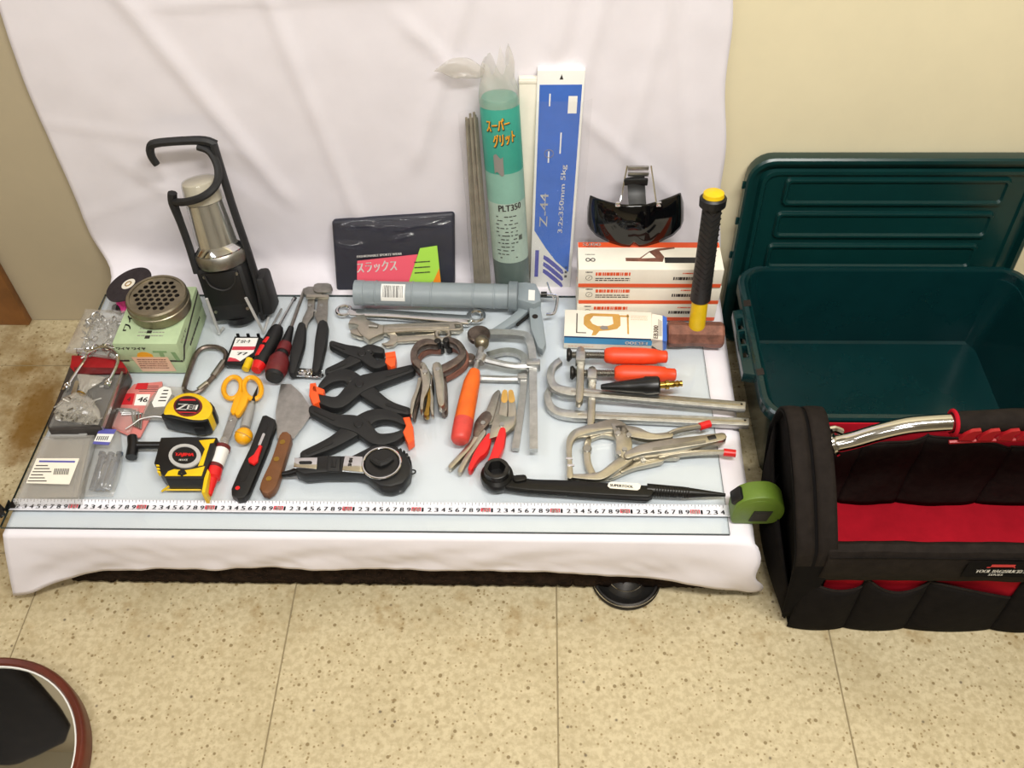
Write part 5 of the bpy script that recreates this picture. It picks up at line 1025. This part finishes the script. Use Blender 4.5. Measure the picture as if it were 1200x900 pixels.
B().tube([K(632, 345, 2.4), K(651, 346.5, 2.4), K(653, 352, 2.2), K(651, 363, 2.0), K(648, 368, 1.9), K(640, 368.5, 1.9)], .26, 8, 3).done('push_rod_hook', 'chrome', t)
B().tube([K(641, 331, 2.9), K(644, 340, 2.6), K(650, 352, 2.3)], .15, 6).done('release_wire', 'chrome', t)
B().lathe(K(634, 345, 2.4), K(641, 345, 2.4), [(0, .5), (1.0, .5)], 12).done('rod_bush', 'dark_steel', t)
# ---------------------------------------------------------------- locking C clamps (rusty)
def c_lock(label, dx, dy, z0, m1, m2, full):
    t = thing('locking_c_clamp', label, 'clamp', K(512 + dx, 430 + dy, z0), 'rusty locking C clamps')
    S = lambda L_: [(x + dx, y + dy) for x, y in L_]
    B().strip(S([(496, 430), (487, 422), (485, 412), (491, 403), (501, 399.5), (511, 401)]), [9, 9, 8, 8, 7, 5], z0 + .3, z0 + 1.7, .2).done('c_jaw', m1, t)
    B().strip(S([(515, 433), (529, 426), (540, 418), (542, 410), (536, 401), (525, 396.5)]), [9, 9, 8, 8, 7, 6], z0 + .2, z0 + 1.6, .2).done('c_jaw', m1, t)
    for q in S([(513, 402), (523, 401)]): B().disc(K(*q, z0 + 1.2), .55, z0 + .2, z0 + 1.9, 12, .1).done('jaw_pad', 'dark_steel', t)
    B().strip(S([(495, 428), (499, 440), (499, 452), (495, 466), (494, 478)]), [9, 11, 9, 5, 4], z0 + .1, z0 + 1.7, .2).done('lever_body', m2, t)
    B().strip(S([(512, 429), (515, 445), (516, 460), (517, 472)]), [12, 11, 10, 8], z0 + .1, z0 + 1.9, .25).done('handle_body', m2, t)
    B().tube([K(517 + dx, 470 + dy, z0 + 1.0), K(518 + dx, 477 + dy, z0 + 1.0)], .5, 10).done('adjusting_screw', 'brass', t)
    for q in S([(498, 436), (513, 433)]): B().disc(K(*q, z0 + 1.8), .38, z0 + 1.5, z0 + 2.0, 12).done('rivet', 'steel', t)
    B().strip(S([(492, 444), (489, 456), (484, 470), (482, 484)]), [5, 4, 5, 3], z0 + .2, z0 + 1.2, .15).done('lever', m2, t)
    if full:
        B().strip(S([(503, 450), (503, 466), (501, 478), (500, 484)]), [4, 5, 5, 7], z0 + .2, z0 + 1.3, .15).done('release_lever', 'brass', t)
        B().strip(S([(504, 452), (506, 466), (506, 478), (507, 485)]), [3, 4, 4, 3], z0 + .2, z0 + 1.3, .15).done('release_lever', m2, t)
        B().tube([K(506 + dx, 440 + dy, z0 + 1.2), K(504 + dx, 452 + dy, z0 + 1.2)], .2, 6).done('link', 'chrome', t)
c_lock('rusty brown locking C clamp lying underneath, showing at the right edge of the upper one', 3.5, 6, 0, 'rust', 'brown_steel', False)
c_lock('worn locking C clamp with open jaws and grey levers, uppermost of the two', 0, 0, 1.75, 'brown_steel', 'nickel', True)
# ---------------------------------------------------------------- F clamps in the centre
t = thing('f_clamp', 'large F clamp with an orange and red handle and round pad, in the centre', 'clamp', (72, 27, 0), 'F clamps')
B().tube([K(*q) for q in ((571, 391, 1.9), (590, 391, 1.9), (610, 392.5, 1.9), (619, 396, 1.9), (622, 406, 1.9), (624.5, 425, 1.7), (625.5, 528, 1.5))], .86, 4, 2, flat=(1.0, .75)).done('bar', 'zinc', t)
B().tube([K(563, 420, 2.2), K(580, 424.5, 2.2), K(604, 429, 2.2), K(631, 427.5, 2.0)], [.62, .6, .62, .7], 8, 2, flat=(1, .9)).done('sliding_arm', 'zinc', t)
B().box(K(625, 428, 2.0), (2.2, 1.3, 1.9), None, .2).done('slider_head', 'zinc', t)
B().tube([K(565, 417, 2.4), K(561, 425, 2.4)], .9, 12).done('screw_boss', 'zinc', t)
B().tube([K(564, 407, 2.5), K(556, 437, 2.3)], .55, 10).done('spindle', 'steel', t)
B().sph(K(564.5, 401.5, 2.6), 1.25, (1, 1, 1), 16).done('ball_joint', 'can_metal', t)
B().disc(K(561, 391, 2.6), 1.9, 1.9, 2.9, 24, .3).done('pressure_pad', 'brown_steel', t)
hp = [K(556.5, 435, 2.2), K(553, 448, 2.1), K(549, 466, 2.0), K(543.5, 493, 2.0)]
B().tube(hp, [.85, 1.3, 1.42, 1.5], 16, 3).done('handle', 'orange', t)
B().tube([K(543.5, 493, 2.0), K(541, 506, 1.95), K(539, 515, 1.9), K(538.5, 518, 1.9)], [1.52, 1.5, 1.4, .9], 16, 2).done('handle_end', 'handle_red', t)
t = thing('f_clamp', 'smaller F clamp lying partly under the large orange one in the centre', 'clamp', (73, 24, 0), 'F clamps')
B().tube([K(*q) for q in ((571, 417, .7), (588, 412.5, .7), (602, 412.5, .7), (613, 418, .7), (615, 428, .7), (612, 470, .6), (604, 527, .5))], .76, 4, 2, flat=(1.0, .75)).done('bar', 'steel', t)
B().tube([K(562, 443, .7), K(588, 444, .7), K(616, 444, .7)], .55, 8).done('sliding_arm', 'steel', t)
B().box(K(612, 443, .8), (1.5, 1.3, 1.4), None, .2).done('slider_head', 'zinc', t)
B().disc(K(550, 420, .8), 1.0, .2, 1.2, 18, .2).done('pressure_pad', 'brown_steel', t)
# ---------------------------------------------------------------- locking pliers in the centre
t = thing('locking_pliers', 'locking pliers with red grips and a brassy jaw, below the central F clamps', 'pliers', (71, 19, .5), 'locking pliers')
B().strip([(588.5, 492), (590.5, 476), (591.5, 460)], [11, 9, 6], 1.0, 2.0, .12).done('jaw', 'nickel', t)
B().strip([(600, 490), (600, 476), (598.5, 460)], [10, 9, 6], 1.0, 2.0, .12).done('jaw', 'nickel', t)
for a_, b_ in (((591, 468), (591.6, 459.5)), ((599.6, 468), (598.6, 459.5))): B().strip([a_, b_], [8, 6.4], 1.5, 2.06, .05).done('brass_tip', 'tan_print', t)
B().poly([(581, 484), (594, 488), (604, 487), (602, 499), (593, 507), (583, 511), (573, 514), (575, 502)], .9, 2.1, .12).done('body', 'nickel', t)
B().disc(K(588, 498, 2.1), .38, 1.9, 2.3, 12).done('pivot', 'steel', t)
B().strip([(589, 504), (585, 520), (580, 533), (575, 540)], [9, 12, 11, 8], .6, 2.2, .3).done('red_grip', 'red_plastic', t)
B().strip([(573, 510), (566, 524), (558, 534), (551, 548)], [7, 13, 9, 6], .5, 2.0, .3).done('red_grip', 'red_plastic', t)
B().tube([K(552, 547, 1.2), K(555, 551, 1.2)], .35, 8).done('adjusting_screw', 'steel', t)
t = thing('locking_pliers', 'bare steel locking pliers with flared levers, left of the red gripped pair', 'pliers', (68, 19, 0), 'locking pliers')
B().strip([(572, 490), (577, 476), (581, 464), (584, 459)], [12, 10, 8, 5], .2, 1.1, .12).done('jaw', 'dull_steel', t)
B().strip([(575, 494), (584, 478), (586, 462)], [8, 8, 4], .1, .9, .12).done('jaw', 'dull_steel', t)
B().strip([(558, 508), (563, 497), (570, 488)], [8, 14, 14], .1, 1.2, .15).done('body', 'brown_steel', t)
B().strip([(563, 502), (556, 514), (545, 528), (528, 546)], [9, 6, 6, 6], .1, 1.1, .15).done('lever', 'nickel', t)
B().strip([(566, 506), (558, 520), (547, 536), (539, 551)], [8, 6, 6, 6], .1, 1.1, .15).done('lever', 'nickel', t)
B().disc(K(566, 496, 1.2), .36, 1.0, 1.4, 12).done('pivot', 'steel', t)
# ---------------------------------------------------------------- F clamps at right
def f_right(label, arm, bar_end, hx0, hx1, hy, sx0, slx, sly0, sly1, z):
    t = thing('f_clamp', label, 'clamp', K(bar_end[0] - 100, bar_end[1], 0), 'F clamps')
    lp_ = arm[-1]; mid = [(lp_[0] + (bar_end[0] - lp_[0]) * f, lp_[1] + (bar_end[1] - lp_[1]) * f) for f in (.1, .4, .7)]
    bm_ = B().strip(arm + mid + [bar_end], [7, 8, 9, 9, 9.5, 9, 9, 9, 9], z, z + 1.0, .12, cap=False); bm_.done('bar', 'zinc', t)
    B().strip([(arm[-1][0] + 6, arm[-1][1] + .5), (bar_end[0] - 4, bar_end[1] - .2)], 2.2, z + .95, z + 1.08).done('bar_groove', 'nickel', t)
    B().disc(K(bar_end[0] - 5, bar_end[1] - 1, z + 1), .2, z + .9, z + 1.1, 10).done('stop_pin', 'dark_steel', t)
    B().strip([(slx, sly0), (slx, sly0 + 14), (slx - 1, sly1 - 8), (slx - 2, sly1)], [10, 9, 9, 8], z + .3, z + 1.7, .2).done('sliding_arm', 'nickel', t)
    B().strip([(slx - 5.5, hy), (slx + 5.5, hy + .5)], [11, 11], z + .9, z + 2.6, .2, cap=False).done('screw_boss', 'zinc', t)
    b = B(); p0, p1 = K(sx0, hy, z + 1.6), K(hx0 + 2, hy + .6, z + 1.6); d = (p1 - p0); L_ = d.length
    b.lathe(p0, p1, [(x, (.48 if k % 2 else .66)) for k, x in enumerate([L_ * i / 40 for i in range(41)])], 12); b.done('threaded_spindle', 'dull_steel', t)
    B().lathe(K(sx0 - 4, hy - .3, z + 1.6), p1, [(0, .9), (.25, 1.15), (.5, 1.1), (.9, .55)], 16).done('pressure_pad', 'dark_steel', t)
    q0, q1 = K(hx0, hy + .5, z + 1.6), K(hx1, hy + 2.2, z + 1.6); L_ = (q1 - q0).length
    B().lathe(q0, q1, [(0, .85), (.3, 1.2), (1.4, 1.42), (L_ * .6, 1.4), (L_ * .82, 1.25), (L_ * .85, 1.05), (L_ * .98, 1.0), (L_, .8)], 20).done('handle', 'orange_red', t)
f_right('long F clamp with an orange handle, the one nearer the blue and white box', [(657, 421), (648, 429), (645, 441), (650, 452), (664, 457.5)], (874, 475), 708, 782, 416, 668, 680.5, 410, 468, 1.2)
f_right('long F clamp with an orange handle, the one beside the black rubber cone', [(645, 455), (641.5, 462), (645, 475), (655, 482), (672, 485)], (878, 494), 720, 792, 437, 672, 694, 433, 495, .1)
# rubber nozzle with brass tail
t = thing('rubber_nozzle', 'black rubber cone with a brass hose tail, lying beside the orange clamp handles', 'nozzle', (91, 27, 1.2))
n0, n1 = K(704, 453.5, 2.9), K(773, 451.5, 3.3); L_ = (n1 - n0).length
B().lathe(n0, n1, [(0, .3), (.2, .45), (L_ * .45, 1.0), (L_ * .72, 1.3), (L_ * .76, 1.5), (L_ * .97, 1.45), (L_, 1.2)], 20).done('rubber_cone', 'deep_black', t)
c1 = K(797, 449.5, 3.4); B().lathe(n1, c1, [(-.2, .55), (.8, .55), (.9, .75), (1.4, .75), (1.5, .45), (2.1, .55), (2.4, .42), (2.8, .55), (3.1, .42), (3.5, .5)], 14).done('brass_tail', 'brass', t)
# ---------------------------------------------------------------- big locking C clamps at right
t = thing('locking_c_clamp', 'large nickel locking C clamp with wide jaws and a red tipped lever, the upper one', 'clamp', (92, 15, .8), 'large locking C clamps')
B().strip([(668, 557), (667.5, 540), (667, 522), (670, 512), (678, 506), (700, 500), (720, 497), (733, 506)], [8, 6, 7, 9, 10, 10, 13, 15], 1.0, 2.0, .12).done('upper_jaw', 'nickel', t)
B().strip([(666, 557), (690, 558), (706, 556), (722, 545), (738, 534)], [4, 7, 10, 12, 12], 1.0, 1.9, .12).done('lower_jaw', 'nickel', t)
B().poly([(716, 496), (730, 495), (738, 505), (741, 520), (740, 533), (732, 538), (722, 531), (722, 515)], 1.0, 2.1, .12).done('cheek_plate', 'nickel', t)
B().strip([(735, 533), (752, 526), (780, 521), (816, 516), (847, 511)], [9, 12, 14, 12, 10], .9, 2.4, .3).done('handle_tube', 'nickel', t)
B().strip([(766, 526), (826, 517)], 3.0, 2.35, 2.5).done('handle_groove', 'dull_steel', t)
B().tube([K(829, 516.5, 1.8), K(838, 514.5, 1.8)], .75, 12).done('adjusting_screw', 'dark_steel', t)
B().strip([(724, 503), (744, 506), (764, 511), (786, 509)], [12, 13, 8, 7], 1.2, 2.1, .15).done('lever', 'nickel', t)
B().tube([K(784, 509, 1.8), K(796, 504, 1.9), K(822, 499.5, 2.0)], .42, 8, 3).done('release_lever', 'nickel', t)
B().tube([K(820, 500, 2.0), K(832, 496.5, 2.0)], .62, 10).done('red_tip', 'red_plastic', t)
b = B()
for q in ((724, 508), (737, 510), (732, 527), (725, 531)): B().disc(K(*q, 2.1), .4, 1.9, 2.3, 12).done('rivet', 'steel', t)
for q in ((667, 537), (669, 545)): B().poly([(q[0] - 4, q[1] - 1), (q[0] + 4, q[1] - 1), (q[0] + 4, q[1] + 1), (q[0] - 4, q[1] + 1)], 1.9, 2.1).done('jaw_joint', 'chrome', t)
t = thing('locking_c_clamp', 'large nickel locking C clamp partly underneath, with its red tipped lever lower down', 'clamp', (94, 12, 0), 'large locking C clamps')
B().strip([(695, 556), (689, 542), (688, 525), (690, 513)], [8, 8, 8, 7], .1, .9, .12).done('upper_jaw', 'nickel', t)
B().strip([(692, 512), (706, 506), (722, 508)], [6, 8, 10], .1, .9, .12).strip([(694, 556), (712, 557), (728, 550), (740, 543)], [6, 8, 10, 10], .1, .9, .12).done('lower_jaw', 'nickel', t)
B().disc(K(688, 526, .9), .7, .1, 1.15, 14, .1).done('jaw_pad', 'dull_steel', t)
B().strip([(729, 552), (742, 545), (757, 540), (775, 537)], [4, 7, 10, 8], .2, 1.2, .15).done('lever', 'nickel', t)
B().strip([(746, 538), (766, 533), (794, 533)], [6, 9, 8], .2, 1.0, .12).done('lever_link', 'nickel', t)
B().tube([K(772, 538, .9), K(792, 533, 1.0), K(820, 530.5, 1.1), K(849, 530, 1.2)], [.55, .5, .45, .42], 8, 3).done('release_lever', 'nickel', t)
B().tube([K(848, 530, 1.2), K(862, 531.5, 1.2)], .6, 10).done('red_tip', 'red_plastic', t)
B().disc(K(754, 540, 1.2), .4, 1.0, 1.4, 12).done('rivet', 'steel', t)
# ---------------------------------------------------------------- podger ratchet
t = thing('podger_ratchet', 'black scaffold ratchet with a tapered tail and white nameplate, nearest the tape blade', 'ratchet', (86, 7, 0))
c = K(582, 549, 3.4); cc = V((c.x, c.y, 0))
B().lathe(cc + V((0, 0, .05)), cc + V((0, 0, 1)), [(0, 2.1), (.6, 2.35), (1.4, 2.45), (2.0, 2.35), (2.4, 1.9), (3.4, 1.85), (3.5, 1.7), (3.5, 1.35), (1.2, 1.3)], 40, caps=False).done('ratchet_head', 'gunmetal', t)
B().disc(cc, 1.5, .3, 1.6, 24).done('socket_floor', 'deep_black', t)
hx = [cc + V((1.38 * math.cos(k * 1.0472), 1.38 * math.sin(k * 1.0472), 3.53)) for k in range(6)]
B().prism([cc + V((1.72 * math.cos(k * .2618), 1.72 * math.sin(k * .2618), 3.58)) for k in range(24)], 1.5, 3.58, 0, [[cc + V((1.22 * math.cos(k * .5236 + .2) * (1 if k % 2 else 1.1), 1.22 * math.sin(k * .5236 + .2) * (1 if k % 2 else 1.1), 3.58)) for k in range(12)]]).done('socket_ring', 'dark_steel', t)
B().strip([(594, 562), (620, 567), (660, 569), (705, 572), (760, 575)], [17, 14, 15, 15, 14], .4, 1.9, .35).done('handle', 'gunmetal', t)
B().strip([(605, 560), (614, 559)], [8, 7], 1.6, 2.4, .2).done('pawl_lever', 'gunmetal', t)
B().tube([K(758, 574, 1.1), K(800, 577, 1.1), K(850, 580, 1.0)], [.95, .85, .25], 12).done('tapered_tail', 'gunmetal', t)
b = B()
for k in range(13): b.ring(K(768 + k * 3.2, 575.2 + k * .2, 1.1), .9 - k * .012, .1, (1, -.1, 0), 14, 5)
b.done('knurling', 'dark_steel', t)
lb = B().poly([(713, 566.5), (716, 564.5), (748, 566.5), (751, 569), (750, 572.5), (747, 574.5), (715, 572), (712, 569.5)], 1.85, 1.96, .0).done('nameplate', 'cream', t, smooth=0)
b = tpx(B(), 'SUPERTOOL', (715, 568.5), (742, 570.5), 1.98, h=.45, bold=.03); b.done('lettering', 'dark_print', lb, smooth=0)
